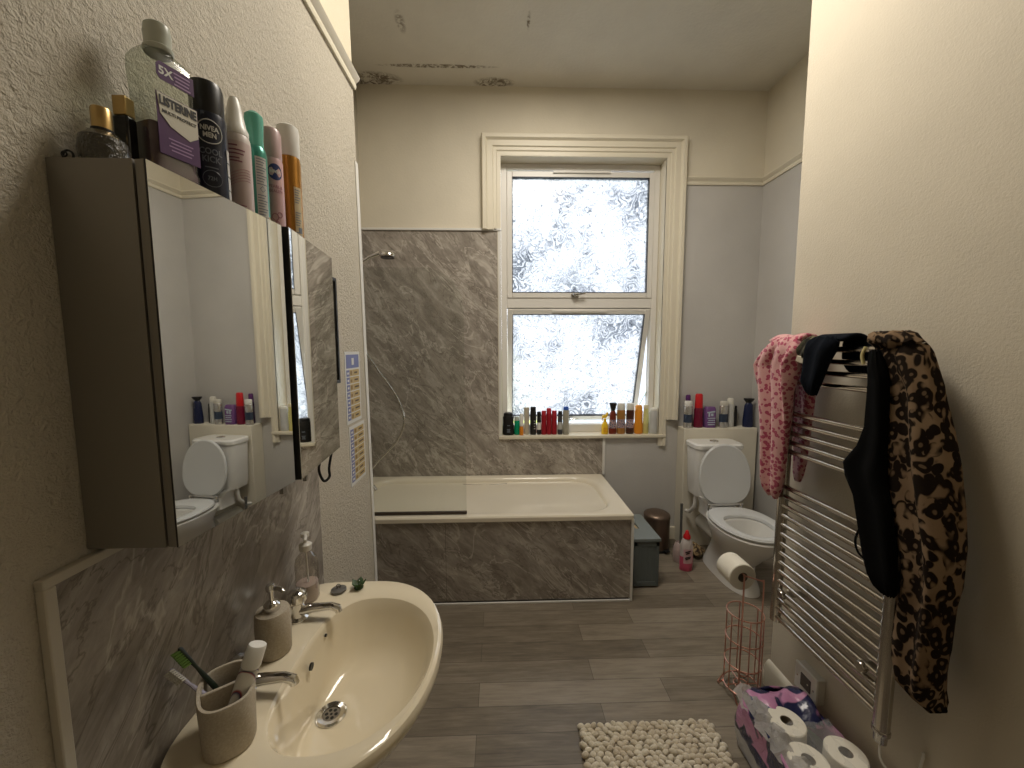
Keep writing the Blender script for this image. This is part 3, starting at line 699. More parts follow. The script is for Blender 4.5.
# ------------------------------------------------------------------ bottles and cans
def bottle(name, label, cat, loc, body, bmats, ms=None, cap=None, capm=None, group=None, sx=1, sy=1, rot=0, n=28, capname='cap'):
    t = thing(name, label, cat, loc, group)
    MB().lathe(loc, body, n, sx, sy, rot, ms=ms).build('body', bmats, t)
    if cap: MB().lathe(loc, cap, n, sx, sy, rot).build(capname, capm, t)
    return t
def lettering(t, loc, r, ang, items, m, sy=1, name='printed_lettering'):
    for body, size, z, bold in items:
        v, f = text_geo(body, size, bold)
        o = MB().add(on_cyl(v, loc, r, ang, loc[2]+z, sy=sy), f).build('printed_text', m, t, smooth=False)
    return o
CZ = 1.7577
def zscale(t, k):
    for ch in t.children_recursive:
        if ch.type == 'MESH':
            for v_ in ch.data.vertices: v_.co.z *= k
def dashes(t, c, r, ang, rows, m, name='fine_print', dz=.0016):
    """rows of fine print too small to read: (z, half width in radians, centre offset)"""
    mb = MB()
    for z_, hw, off_ in rows:
        n_ = 7
        mb.loft([[(c[0]+(r+.0003+dd)*cos(ang+off_+w_), c[1]+(r+.0003+dd)*sin(ang+off_+w_), c[2]+zz) for dd, zz in ((0, z_), (0, z_+dz), (.0002, z_+dz), (.0002, z_))] for w_ in [-hw+2*hw*k_/n_ for k_ in range(n_+1)]])
    o = mb.build(name, m, t, smooth=False); return o
def face_cam(x, y): return math.atan2(-y, -x)
inkw = solid('white_print', (.62, .62, .60), .5); inkb = solid('black_print', (.012, .012, .015), .5); inkg = solid('grey_print', (.16, .18, .22), .4)

# mouthwash
MW = (-.551, .695, CZ); MK = 1.13
mw = thing('mouthwash_bottle', 'large mouthwash bottle with purple label and clear cap on top of the mirror cabinet', 'bottle', MW, 'toiletries on top of the mirror cabinet')
ph = R(20); un = Vector((sin(ph), cos(ph), 0)); nn = Vector((cos(ph), -sin(ph), 0))
def mring(w, d, z, n=6, N=48):
    out = []
    for j in range(N):
        t_ = 2*pi*j/N; cx_ = math.copysign(abs(cos(t_))**(2/n), cos(t_))*w; cy_ = math.copysign(abs(sin(t_))**(2/n), sin(t_))*d
        p = Vector(MW) + un*cx_*.98 + nn*cy_*MK; out.append((p.x, p.y, MW[2]+z*MK))
    return out
prof = [(.034, .021, 0), (.0375, .0245, .003), (.0380, .025, .030), (.0355, .0235, .036), (.0355, .0235, .135), (.0375, .0245, .158), (.0365, .0235, .177), (.030, .018, .187), (.016, .015, .193), (.014, .014, .199)]
mcl = thin('mouthwash_clear_plastic', (.80, .83, .78), .15, .15)
MB().loft([mring(a_, b_, z_, 6 if i < 8 else 2) for i, (a_, b_, z_) in enumerate(prof)]).build('body', mcl, mw)
lq = [(.033, .020, .002), (.0355, .0225, .006), (.0360, .0228, .030), (.0335, .0215, .036), (.0335, .0215, .088)]
MB().loft([mring(a_, b_, z_) for a_, b_, z_ in lq]).build('liquid', mat('purple_liquid', (.13, .075, .105), .25), mw)
cr = [(.018, .018, .193), (.0195, .0195, .196), (.0195, .0195, .199), (.017, .017, .201), (.0175, .0175, .216), (.0180, .0180, .219), (.0165, .0165, .229), (.013, .013, .232)]
MB().loft([mring(a_, b_, z_, 2) for a_, b_, z_ in cr]).build('cap', mat('smoky_clear_cap', (.46, .48, .42), .3), mw)
m_mwl = solid('deep_purple_label', (.075, .025, .11), .35)
def mwp(a, z, d=.0245): 
    p = Vector(MW) + un*a*.98 + nn*d*MK; return Vector((p.x, p.y, MW[2]+z*MK))
def plate(pts, d, th=.0006):
    return [[mwp(a, z, d) for a, z in pts], [mwp(a, z, d+th) for a, z in pts]]
lb = MB()
lb.loft(plate([(-.026, .046), (.035, .046), (.035, .128), (-.026, .128)], .0240), m=0)
lb.loft(plate([(-.023, .151), (-.018, .146), (.032, .146), (.032, .170), (-.018, .170), (-.023, .165)], .0246), m=0)
lb.loft(plate([(-.025, .127), (-.022, .100), (-.008, .087), (.020, .078), (.034, .087), (.034, .127)], .0247), m=1)
lbo = lb.build('front_label', [m_mwl, solid('pale_label', (.62, .60, .52), .4)], mw, smooth=False)
o_l = MB()
for body, size, a_, z_, bold, mi in (('5X', .0165, -.010, .158, .0006, 1), ('LISTERINE', .0142, .005, .1175, .0007, 0), ('MULTI PROTECT', .0078, .006, .1040, .0002, 0)):
    v, f = text_geo(body, size*(.86 if mi == 0 else 1), bold*.8)
    if body == 'LISTERINE': v = [(p[0], p[1]*1.5, p[2]) for p in v]
    MB().add(on_plane(v, mwp(a_, z_, .0250 if mi else .0254), un, (0, 0, 1), nn, .0003), f).build('printed_text', inkw if mi else inkb, lbo, smooth=False)
for q in range(4): o_l.obox(mwp(.014, .164-.005*q, .0254), un*(.012 - .001*(q % 3)), nn*.0002, (0, 0, .0011), 2)
for q in range(4): o_l.obox(mwp(.006, .070-.005*q, .0247), un*(.018 - .003*(q % 2)), nn*.0002, (0, 0, .0010), 2)
o_l.build('fine_print', [inkb, inkw, solid('lilac_print', (.35, .22, .42), .5)], lbo, smooth=False)

# navy deodorant can
c = (-.535, .774, CZ); t = bottle('deodorant_can', 'dark navy deodorant spray beside the mouthwash on the mirror cabinet', 'deodorant', c,
    [(.0265, 0), (.028, .003), (.028, .075), (.0268, .082), (.028, .090), (.028, .128), (.0265, .135)], [solid('navy_lacquer', (.010, .014, .032), .3)],
    None, [(.0258, .134), (.0262, .138), (.0262, .172), (.0235, .180), (.001, .181)], m_black, 'toiletries on top of the mirror cabinet')
fa = face_cam(c[0], c[1])
lettering(t, c, .028, fa+.05, [('NIVEA', .0098, .1105, .0003), ('MEN', .0098, .1010, .0003)], inkw)
lettering(t, c, .028, fa+.05, [('COOL', .0120, .078, .0002), ('KICK', .0120, .067, .0002), ('72H', .0080, .040, .0001)], inkg)
dashes(t, c, .028, fa+.05, [(.055, .35, 0)], inkg)
rg = MB()
for (cz_, rr, rz_) in ((.106, .0195, .0165), (.040, .0145, .0115)):
    pts = []
    for q in range(40):
        a_ = 2*pi*q/40; an = fa + .05 + rr*cos(a_)/.0285; pts.append((c[0]+.0287*cos(an), c[1]+.0287*sin(an), c[2]+cz_+rz_*sin(a_)))
    MB().tube(pts, .0007 if cz_ > .1 else .0004, 6, closed=True).build('emblem_ring', inkw if cz_ > .1 else inkg, t)
bar = MB(); 
for q in range(4):
    a0 = fa + 1.05
    bar.loft([[(c[0]+(.0283+dd)*cos(a0+w_), c[1]+(.0283+dd)*sin(a0+w_), c[2]+z_) for dd, z_ in ((0, .012+.02*q), (0, .030+.02*q), (.0005, .030+.02*q), (.0005, .012+.02*q))] for w_ in (0, .12, .24, .36)])
bar.build('side_label', solid('silver_label', (.48, .48, .46), .3), t)
zscale(t, 1.226)

# white pointed can
c = (-.535, .852, CZ); m_pw = solid('pearly_white_can', (.62, .56, .53), .35)
t = bottle('hair_mousse_can', 'white and pale pink mousse can with a pointed white nozzle on the mirror cabinet', 'spray can', c,
    [(.0240, 0), (.0250, .002), (.0250, .130), (.0235, .140), (.021, .146)], [solid('pale_pink_can', (.55, .44, .42), .35), m_pw], [0, 0, 1, 1, 1],
    [(.0225, .144), (.0225, .152), (.019, .158), (.0135, .185), (.010, .200), (.007, .206), (.001, .208)], m_white, 'toiletries on top of the mirror cabinet', capname='nozzle')
fa = face_cam(c[0], c[1])
inkp = solid('plum_print', (.24, .08, .12), .5)
dashes(t, c, .0250, fa, [(.121, .30, -.25), (.114, .55, 0), (.108, .50, -.05), (.101, .35, -.2), (.096, .42, -.1)], inkp, dz=.0022)
dashes(t, c, .0250, fa, [(.025, .35, .1), (.020, .25, .1)], inkp, 'fine_print')
sw = MB()
for q in range(5):
    pts = [(c[0]+.0254*cos(fa+a_), c[1]+.0254*sin(fa+a_), c[2]+.060+.0045*q+.008*sin(a_*1.6+.5)) for a_ in [-.9+.15*k_ for k_ in range(13)]]
    sw.tube(pts, .0005, 5)
sw.build('printed_wave', solid('pink_print', (.45, .25, .25), .5), t)
zscale(t, 1.197)

# teal can
c = (-.535, .916, CZ); m_teal = mat('metallic_teal', (.05, .26, .20), .28, metal=.4)
t = bottle('dry_shampoo_can', 'teal spray can with a translucent teal dome cap on the mirror cabinet', 'spray can', c,
    [(.0205, 0), (.0215, .002), (.0215, .030), (.0215, .142), (.0195, .152), (.016, .157)], [solid('gold_base', (.42, .32, .12), .3), m_teal], [0, 0, 1, 1, 1],
    [(.0165, .155), (.0165, .172), (.0175, .190), (.0185, .205), (.0175, .213), (.010, .219), (.001, .220)], mat('teal_cap', (.12, .42, .33), .25), 'toiletries on top of the mirror cabinet')
fa = face_cam(c[0], c[1])
sl = MB(); sl.loft([[(c[0]+(.0215+dd)*cos(fa+w_), c[1]+(.0215+dd)*sin(fa+w_), c[2]+z_) for dd, z_ in ((0, .008), (0, .135), (.0005, .135), (.0005, .008))] for w_ in [-.1+.15*k_ for k_ in range(8)]])
sl.build('back_label', solid('silver_label', (.48, .48, .46), .3), t)
pr = MB()
for q in range(24):
    if 10 <= q <= 12: continue
    z_ = .130 - .005*q; wv_ = .9 - .15*(q % 3)
    pr.loft([[(c[0]+(.0221+dd)*cos(fa+w_), c[1]+(.0221+dd)*sin(fa+w_), c[2]+zz) for dd, zz in ((0, z_), (0, z_+.0016), (.0002, z_+.0016), (.0002, z_))] for w_ in [-.02+wv_*k_/6 for k_ in range(7)]])
v, f = [(-.006, 0, 0), (0, -.006, 0), (.006, 0, 0), (0, .006, 0), (-.0045, 0, 0), (0, -.0045, 0), (.0045, 0, 0), (0, .0045, 0)], [(0, 1, 5, 4), (1, 2, 6, 5), (2, 3, 7, 6), (3, 0, 4, 7)]
pr.add(on_cyl(v, c, .0221, fa+.45, c[2]+.077, off=.0002), f)
pr.build('printed_lettering', inkg, t, smooth=False)
zscale(t, 1.163)

# pink can
c = (-.535, .979, CZ); m_pink = solid('pastel_pink_can', (.56, .36, .37), .35)
t = bottle('deodorant_can', 'pastel pink deodorant spray with a round blue badge on the mirror cabinet', 'deodorant', c,
    [(.0210, 0), (.022, .002), (.022, .150), (.0205, .156)], [m_pink], None, [(.0205, .155), (.0212, .158), (.0212, .205), (.018, .212), (.001, .214)], solid('dusty_pink_cap', (.50, .36, .36), .3), 'toiletries on top of the mirror cabinet')
fa = face_cam(c[0], c[1]) + .25
bd = MB(); ring = [(.0155*cos(2*pi*q/32), .0155*sin(2*pi*q/32), 0) for q in range(32)] + [(0, 0, 0)]
bd.add(on_cyl(ring, c, .0220, fa, c[2]+.128, off=.0005), [(q, (q+1) % 32, 32) for q in range(32)])
bdo = bd.build('round_badge', solid('badge_blue', (.02, .035, .14), .35), t)
lettering(t, c, .0226, fa, [('NIVEA', .0078, .128, .0003)], inkw)
lettering(t, c, .0222, fa, [('PEARL &', .0080, .100, .0001), ('BEAUTY', .0080, .091, .0001)], solid('rose_print', (.34, .14, .17), .5), name='lower_lettering')
lb2 = MB()
for (a0, zz, rr) in ((-.2, .042, .0065), (.25, .047, .005), (-.05, .030, .004)):
    pts = [(c[0]+.0224*cos(fa+a0+rr*cos(q_)/.022), c[1]+.0224*sin(fa+a0+rr*cos(q_)/.022), c[2]+zz+rr*sin(q_)) for q_ in [2*pi*k_/20 for k_ in range(20)]]
    lb2.tube(pts, .0009, 5, closed=True)
lb2.build('printed_pearls', solid('rose_print', (.34, .14, .17), .5), t)
zscale(t, 1.187)

# gold can with white cap
c = (-.533, 1.053, CZ); m_gold = mat('metallic_amber', (.42, .20, .035), .25, metal=.6)
t = bottle('hairspray_can', 'tall gold hairspray can with a white cap at the far end of the mirror cabinet', 'spray can', c,
    [(.0250, 0), (.0260, .002), (.0260, .010), (.0260, .180), (.0245, .188)], [m_white, m_gold], [0, 0, 1, 1],
    None, None, 'toiletries on top of the mirror cabinet')
MB().lathe(c, [(.0235, .186), (.0250, .190), (.0258, .240), (.0245, .250), (.018, .254), (.001, .255)], 28).build('cap', m_white, t)
fa = face_cam(c[0], c[1])
sl = MB(); sl.loft([[(c[0]+(.0262+dd)*cos(fa+w_), c[1]+(.0262+dd)*sin(fa+w_), c[2]+z_) for dd, z_ in ((0, .012), (0, .125), (.0004, .125), (.0004, .012))] for w_ in [.28+.12*k_ for k_ in range(7)]])
sl.build('back_label', solid('cream_label', (.52, .44, .28), .4), t)
pr = MB()
for q in range(20):
    if q in (6, 7, 8, 15, 16): continue
    z_ = .118 - .0052*q
    pr.loft([[(c[0]+(.0267+dd)*cos(fa+w_), c[1]+(.0267+dd)*sin(fa+w_), c[2]+zz) for dd, zz in ((0, z_), (0, z_+.002), (.0002, z_+.002), (.0002, z_))] for w_ in [.33+(.55-.1*(q % 3))*k_/5 for k_ in range(6)]])
pr.loft([[(c[0]+(.0267+dd)*cos(fa+w_), c[1]+(.0267+dd)*sin(fa+w_), c[2]+zz) for dd, zz in ((0, .030), (0, .042), (.0002, .042), (.0002, .030))] for w_ in [.55+.08*k_ for k_ in range(6)]])
pr.build('printed_lettering', inkg, t, smooth=False)
zscale(t, 1.18)
c = (-.580, 1.018, CZ)
t = bottle('brown_bottle', 'slim brown bottle between the pink and gold cans at the back of the mirror cabinet', 'bottle', c,
    [(.015, 0), (.016, .003), (.016, .16), (.010, .175)], [mat('dark_amber', (.11, .04, .015), .2)], None, [(.010, .174), (.011, .176), (.011, .20), (.001, .201)], solid('brown_cap', (.16, .08, .03), .4), 'toiletries on top of the mirror cabinet', n=20)
zscale(t, 1.18)

# perfume bottles
c = (-.568, .607, CZ)
pf = thing('perfume_bottle', 'squat dark glass perfume bottle with gold cap beside the mouthwash on the cabinet', 'perfume', c, 'toiletries on top of the mirror cabinet')
m_pg = mat('dark_embossed_glass', (.035, .030, .018), .12, coat=.5); g = G(m_pg); g.bump(g.noise(g.coord(), 90, 3, .6, 2), .8, .004)
MB().lathe(c, [(.022, 0), (.026, .004), (.0285, .022), (.026, .040), (.016, .050), (.008, .053)], 32, 1.0, 1.0).build('body', m_pg, pf)
MB().lathe(c, [(.0095, .052), (.0115, .054), (.0115, .082), (.0105, .084), (.001, .084)], 24).build('cap', mat('brushed_gold', (.52, .36, .15), .3, metal=1), pf)
MB().lathe(c, [(.0112, .0525), (.0125, .0525), (.0125, .0550), (.0112, .0550)], 24).build('cap_collar', m_black, pf)
c = (-.573, .649, CZ)
pf = thing('perfume_bottle', 'upright black perfume bottle with a square gold cap behind the mouthwash', 'perfume', c, 'toiletries on top of the mirror cabinet')
MB().box(c[0]-.011, c[0]+.011, c[1]-.009, c[1]+.009, CZ, CZ+.096).build('body', solid('black_glass', (.008, .008, .009), .12), pf, bevel=.003)
MB().box(c[0]-.0095, c[0]+.0095, c[1]-.0085, c[1]+.0085, CZ+.096, CZ+.124).build('cap', mat('brushed_gold', (.52, .36, .15), .3, metal=1), pf, bevel=.0015)
rg = MB().tube([(-.592 + .007*cos(q_), 0.580, CZ+.0075 + .007*sin(q_)) for q_ in [2*pi*k_/16 for k_ in range(16)]], .0015, 6, closed=True)
rg.tube([(-.592 + .0035*cos(q_), .575, CZ+.0075 + .0035*sin(q_)) for q_ in [2*pi*k_/16 for k_ in range(16)]], .001, 6, closed=True)
tag(rg.build('hair_tie', m_black, loc=(-.592, .575, CZ)), 'small black hair tie beside the squat perfume bottle on the cabinet', 'hair tie')

# window sill bottles: (label, kind, x, half width, height, body colour, cap colour, cap start, shape)
SZ = .8385
def px(p): return .019 + (p-503)*.00765
def sillb(label, kind, a, b, top, bc, cc, cs=.82, shape='can', y=2.935, z=SZ, bot=434.5, neck=.55, mid=None, cap='cap', rough=.35, grp='toiletries on the window sill', xf=px, ppx=.00765):
    xc = (xf(a)+xf(b))/2; r = (xf(b)-xf(a))/2*1.035; h = (bot-top)*ppx; hb_ = h*cs
    if mid: bm_ = [bc, mid[0]]; 
    else: bm_ = [bc]
    if shape == 'can': body = [(r*.95, 0), (r, .003), (r, hb_*.25), (r, hb_*.62), (r, hb_*.97), (r*.9, hb_)]; capp = [(r*.9, hb_), (r*.93, hb_+.002), (r*.93, h*.97), (r*.8, h), (.001, h)]
    elif shape == 'gel': body = [(r*.9, 0), (r, .004), (r, hb_*.25), (r*.92, hb_*.62), (r*.97, hb_*.92), (r*.8, hb_)]; capp = [(r*.8, hb_), (r*.86, hb_+.002), (r*.8, h*.96), (r*.6, h), (.001, h)]
    elif shape == 'neck': body = [(r*.95, 0), (r, .003), (r, hb_*.25), (r, hb_*.62), (r*.9, hb_*.82), (r*neck, hb_)]; capp = [(r*neck, hb_), (r*neck*1.15, hb_+.002), (r*neck*1.15, h*.98), (r*neck, h), (.001, h)]
    elif shape == 'flare': body = [(r*.92, 0), (r*.95, .004), (r*.97, hb_*.25), (r*.85, hb_*.62), (r*.75, hb_*.9), (r*.5, hb_)]; capp = [(r*.45, hb_), (r*.5, hb_+.004), (r*.95, h*.96), (r*.9, h), (.001, h)]
    elif shape == 'tube': body = [(r*.80, 0), (r*.85, .012), (r*.85, .014), (r*.9, hb_*.5), (r*1.0, hb_*.98), (r*1.0, hb_)]; capp = [(r*.99, hb_), (r, hb_+.001), (r*.98, h), (.001, h)]
    ms = [0, 0, 1, 0, 0] if mid else None
    t = thing(kind[0], label, kind[1], (xc, y, z), grp)
    MB().lathe((xc, y, z), body, 20, 1, .72 if r > .03 else .9, ms=ms).build('body', bm_, t)
    MB().lathe((xc, y, z), capp, 20, 1, .72 if r > .03 else .9).build(cap, cc, t)
    return t, (xc, y, z), r, h
W_ = solid; BO = ('bottle', 'bottle'); CA = ('spray_can', 'spray can'); TU = ('cosmetic_tube', 'tube')
m_red = solid('crimson_plastic', (.30, .008, .020), .3)
t, c, r, h = sillb('squat black shower gel bottle at the corner of the window sill by the marble', ('shower_gel', 'bottle'), 503, 514, 412, solid('black_gel', (.010, .010, .010), .4), m_black, .86, 'gel')
dashes(t, c, r*.97, -pi/2, [(.075, .25, 0), (.045, .30, 0), (.035, .22, 0), (.026, .28, 0)], inkg, dz=.006)
sillb('small emerald green bottle with clear cap next to the black shower gel', BO, 514.3, 519.8, 416, solid('emerald_plastic', (.0, .27, .13), .25), solid('pale_clear_cap', (.50, .54, .50), .3), .78)
sillb('little bottle with orange lower half and white top on the window sill', BO, 519.5, 523.5, 413, solid('orange_plastic', (.70, .24, .02), .35), m_white, .42, 'neck', y=2.915, neck=.8)
sillb('cream cosmetic tube standing on its grey cap on the window sill', TU, 524, 529.4, 407, solid('champagne_tube', (.50, .45, .36), .35), solid('champagne_tube2', (.56, .52, .44), .35), .96, 'tube')
t, c, r, h = sillb('tall black spray can beside the cream tube on the window sill', CA, 530.3, 536.2, 406.5, solid('black_gel', (.010, .010, .010), .4), m_black, .85)
dashes(t, c, r, -pi/2+.35, [(.105, .2, 0), (.085, .25, .1), (.065, .2, 0), (.045, .3, .1)], inkw, dz=.005)
sillb('short black and white bottle with black cap left of the red cans', BO, 537, 541.2, 411.5, solid('black_gel', (.010, .010, .010), .4), m_black, .86, 'neck', mid=(m_white,), neck=.8)
for a_, b_, tp_, l_ in ((541.4, 546.4, 410.5, 'crimson spray can, first of the three red ones beside the short black bottle'), (546.6, 551.6, 408, 'tallest crimson spray can, middle of the three red ones on the sill'), (551.8, 557, 410.5, 'crimson spray can, last of the three red ones beside the grey bottles')):
    sillb(l_, CA, a_, b_, tp_, m_red, solid('crimson_cap', (.42, .02, .035), .3), .80, grp='red cans on the window sill')
sillb('small dark bottle with black cap and silver label right of the red cans', BO, 558, 562.6, 411, solid('dark_slate', (.05, .05, .06), .4), m_black, .86, 'neck', mid=(solid('silver_label', (.48, .48, .46), .3),), neck=.75)
sillb('grey bottle with a bright blue cap on the window sill', BO, 563, 569.4, 406.5, solid('warm_grey_plastic', (.36, .34, .28), .4), solid('bright_blue_plastic', (.02, .09, .42), .35), .88, 'gel')
# right-hand group
ys = (.86, .62, .02)
t = thing('trigger_spray', 'yellow trigger spray bottle on the window sill, first after the gap', 'spray bottle', (px(605.5), 2.93, SZ), 'toiletries on the window sill')
c = (px(605.5), 2.93, SZ); m_y = solid('lemon_yellow_plastic', (.85, .55, .02), .35)
MB().lathe(c, [(.024, 0), (.026, .003), (.026, .06), (.018, .085), (.010, .10)], 22, 1, .75).build('body', m_y, t)
th2 = MB().lathe(c, [(.011, .10), (.011, .118)], 16).obox((c[0]-.004, c[1], c[2]+.135), (.016, 0, 0), (0, .009, 0), (.004, 0, .012)).obox((c[0]+.014, c[1], c[2]+.150), (.006, 0, 0), (0, .008, 0), (.004, 0, .016)).tube([(c[0]-.016, c[1], c[2]+.130), (c[0]-.022, c[1], c[2]+.112), (c[0]-.018, c[1], c[2]+.100)], .004, 8)
th2.build('trigger_head', m_y, t)
MB().obox((c[0], c[1]-.021, c[2]+.035), (.014, 0, 0), (0, .001, 0), (0, 0, .018)).build('front_label', solid('amber_label', (.75, .38, .02), .4), t)
m_br = solid('dark_brown_plastic', (.06, .018, .010), .3); m_lab = mat('mixed_print_label', (.3, .3, .34), .4); g = G(m_lab)
g.color(g.ramp(g.noise(g.coord(), 130, 2, .5), [(.38, (.05, .06, .14)), (.50, (.34, .34, .38)), (.58, (.45, .14, .10)), (.68, (.60, .60, .62))]))
sillb('red brown bottle with a flared black cap on the window sill', BO, 609.8, 617.5, 403, solid('red_brown_plastic', (.17, .025, .012), .3), m_black, .74, 'flare', mid=(m_lab,))
sillb('orange and navy spray can with white cap between two brown bottles', CA, 618, 626, 403.5, mat('copper_orange', (.42, .20, .05), .3, metal=.3), m_white, .78, 'can', mid=(m_lab,))
sillb('dark brown spray can with white cap on the window sill', CA, 627.4, 635, 403.5, m_br, m_white, .78, 'can', mid=(m_lab,))
sillb('orange sun cream bottle with domed orange cap on the window sill', BO, 635.8, 644, 405.5, solid('sun_orange', (.80, .30, .02), .35), solid('sun_orange_cap', (.85, .38, .08), .3), .84, 'gel')
sillb('pale yellow see-through bottle beside the orange one on the sill', BO, 644.4, 650, 405.5, mat('pale_yellow_liquid', (.80, .74, .30), .15, trans=.35, ior=1.2), solid('cream_cap', (.74, .68, .48), .35), .88, 'neck', neck=.8)
sillb('plain white bottle at the hinge end of the window sill', BO, 650.8, 659.6, 408.5, solid('plain_white_bottle', (.55, .56, .56), .3), m_white, .90, 'gel')

# bottles on the boxing
def bxx(p): return 1.467 + (p-697)*.00764
BZ = .9025
def boxb(label, kind, a, b, top, bc, cc, cs, shape, y=2.84, **k):
    return sillb(label, kind, a, b, top, bc, cc, cs, shape, y=y, z=BZ, bot=424, ppx=.00745, grp='toiletries on the boxing', xf=bxx, **k)
m_silv = mat('silver_can', (.55, .54, .52), .25, metal=.8)
m_dklab = solid('dark_blue_label', (.03, .045, .08), .4)
boxb('silver can with white top and dark label at the window end of the boxing', CA, 684, 692, 397, m_silv, m_white, .82, 'can', mid=(m_dklab,), y=2.825)
boxb('dark bottle with a purple cap behind the silver can on the boxing', BO, 688.2, 693.8, 391.5, solid('dark_plum', (.03, .012, .045), .35), solid('purple_cap', (.10, .025, .14), .35), .72, 'gel', y=2.878)
boxb('red air freshener with a tall flared red top on the boxing', ('air_freshener', 'air freshener'), 695, 703.6, 390, solid('maroon_plastic', (.16, .006, .030), .3), solid('scarlet_plastic', (.55, .015, .02), .35), .58, 'gel')
pk = thing('pad_packet', 'purple packet with pale blue markings beside the red air freshener', 'packet', (bxx(710.5), 2.84, BZ), 'toiletries on the boxing')
c = (bxx(710.5), 2.84, BZ)
MB().loft([rrect(c[0], c[1], .040, .026, .02, BZ), rrect(c[0], c[1], .042, .028, .02, BZ+.01), rrect(c[0], c[1], .041, .027, .02, BZ+.14), rrect(c[0], c[1], .034, .018, .015, BZ+.155)]).build('packet', solid('packet_purple', (.16, .07, .22), .4), pk)
q_ = MB().obox((c[0]-.004, c[1]-.0288, BZ+.118), (.030, 0, .004), (0, .0004, 0), (-.001, 0, .005)).obox((c[0]-.018, c[1]-.0288, BZ+.098), (.006, 0, 0), (0, .0004, 0), (0, 0, .014)).obox((c[0]+.004, c[1]-.0288, BZ+.098), (.009, 0, 0), (0, .0004, 0), (0, 0, .010))
for k_, w_ in enumerate((.030, .024, .030, .026)): q_.obox((c[0], c[1]-.0288, BZ+.072-.016*k_), (w_, 0, 0), (0, .0004, 0), (0, 0, .003))
q_.build('printed_marks', solid('pale_blue_print', (.46, .55, .62), .5), pk, smooth=False)
boxb('silver can with off-white top and navy label right of the purple packet', CA, 719.2, 727.4, 397.5, m_silv, solid('off_white_cap', (.62, .60, .54), .35), .84, 'can', mid=(m_dklab,), y=2.825)
boxb('white and grey tall can with rounded white cap on the boxing', CA, 728, 735.4, 395, solid('grey_white_can', (.50, .50, .48), .35), solid('off_white_cap', (.62, .60, .54), .35), .80, 'gel', y=2.85)
boxb('short black bottle half hidden behind the tall white can on the boxing', BO, 735.2, 740, 403, solid('black_gel', (.010, .010, .010), .4), m_black, .85, 'can', y=2.87)
t, c, r, h = boxb('tapering dark navy bottle with a white ring alone at the wall end of the boxing', BO, 744, 754.4, 395, solid('navy_gloss', (.012, .018, .06), .22), m_black, .84, 'flare', y=2.84)

# ------------------------------------------------------------------ things on the floor by the toilet
gb_ = thing('storage_box', 'grey painted wooden storage box with slotted lid beside the bath', 'storage box', (.90, 2.46, 0))
m_gb = solid('slate_grey_paint', (.115, .135, .135), .45)
MB().box(.824, .982, 2.287, 2.63, .012, .305).build('body', m_gb, gb_, bevel=.002)
fp = MB(); fp.box(.826, .982, 2.282, 2.288, .012, .040).box(.826, .982, 2.282, 2.288, .272, .303).box(.826, .846, 2.282, 2.288, .03, .30).box(.962, .982, 2.282, 2.288, .03, .30)
for q in range(6): fp.box(.848+.0192*q, .8655+.0192*q, 2.285, 2.288, .04, .272)
fp.build('front_panel', m_gb, gb_, smooth=False, bevel=.0012)
lm = MB().box(.820, .990, 2.276, 2.42, .306, .322).box(.820, .990, 2.50, 2.636, .306, .322).box(.820, .880, 2.42, 2.50, .306, .322).box(.905, .990, 2.42, 2.50, .306, .322)
lm.build('lid', solid('slate_grey_lid', (.19, .215, .215), .4), gb_, smooth=False)
MB().box(.880, .905, 2.42, 2.50, .3055, .3075).build('slot_insert', solid('raw_pine', (.45, .33, .18), .6), gb_, smooth=False)

bn = thing('pedal_bin', 'round bronze pedal bin between the storage box and the boxing', 'bin', (1.165, 2.77, 0))
m_bz = mat('brushed_bronze', (.20, .145, .11), .38, metal=.75); c = (1.165, 2.770, 0)
MB().lathe(c, [(.088, 0), (.090, .006), (.092, .245)], 40).build('body', m_bz, bn)
MB().lathe(c, [(.094, .240), (.095, .243), (.095, .258), (.090, .268), (.070, .279), (.03, .284), (.001, .285)], 40).build('lid', m_bz, bn)
MB().lathe(c, [(.091, .0), (.093, .001), (.093, .018), (.091, .019)], 40).build('base_ring', m_black, bn)
MB().obox((1.205, 2.682, .020), (.020, .006, 0), (.006, -.020, 0), (0, 0, .004)).build('pedal', m_black, bn, bevel=.002)

tb = thing('toilet_brush', 'toilet brush with a grey handle in a pale pot beside the boxing', 'toilet brush', (1.262, 2.585, 0))
MB().lathe((1.262, 2.585, 0), [(.040, 0), (.046, .004), (.050, .04), (.048, .09), (.038, .125), (.030, .135), (.028, .130), (.030, .05), (.001, .05)], 30).build('pot', mat('pale_pink_plastic', (.46, .36, .34), .4), tb)
MB().lathe((1.262, 2.585, 0), [(.020, .06), (.030, .08), (.030, .110), (.010, .125)], 20).build('brush_head', m_white, tb)
MB().tube([(1.262, 2.585, .12), (1.262, 2.587, .28), (1.262, 2.59, .415)], [.009, .008, .009], 12).build('handle', solid('dark_grey_handle', (.10, .10, .095), .4), tb)

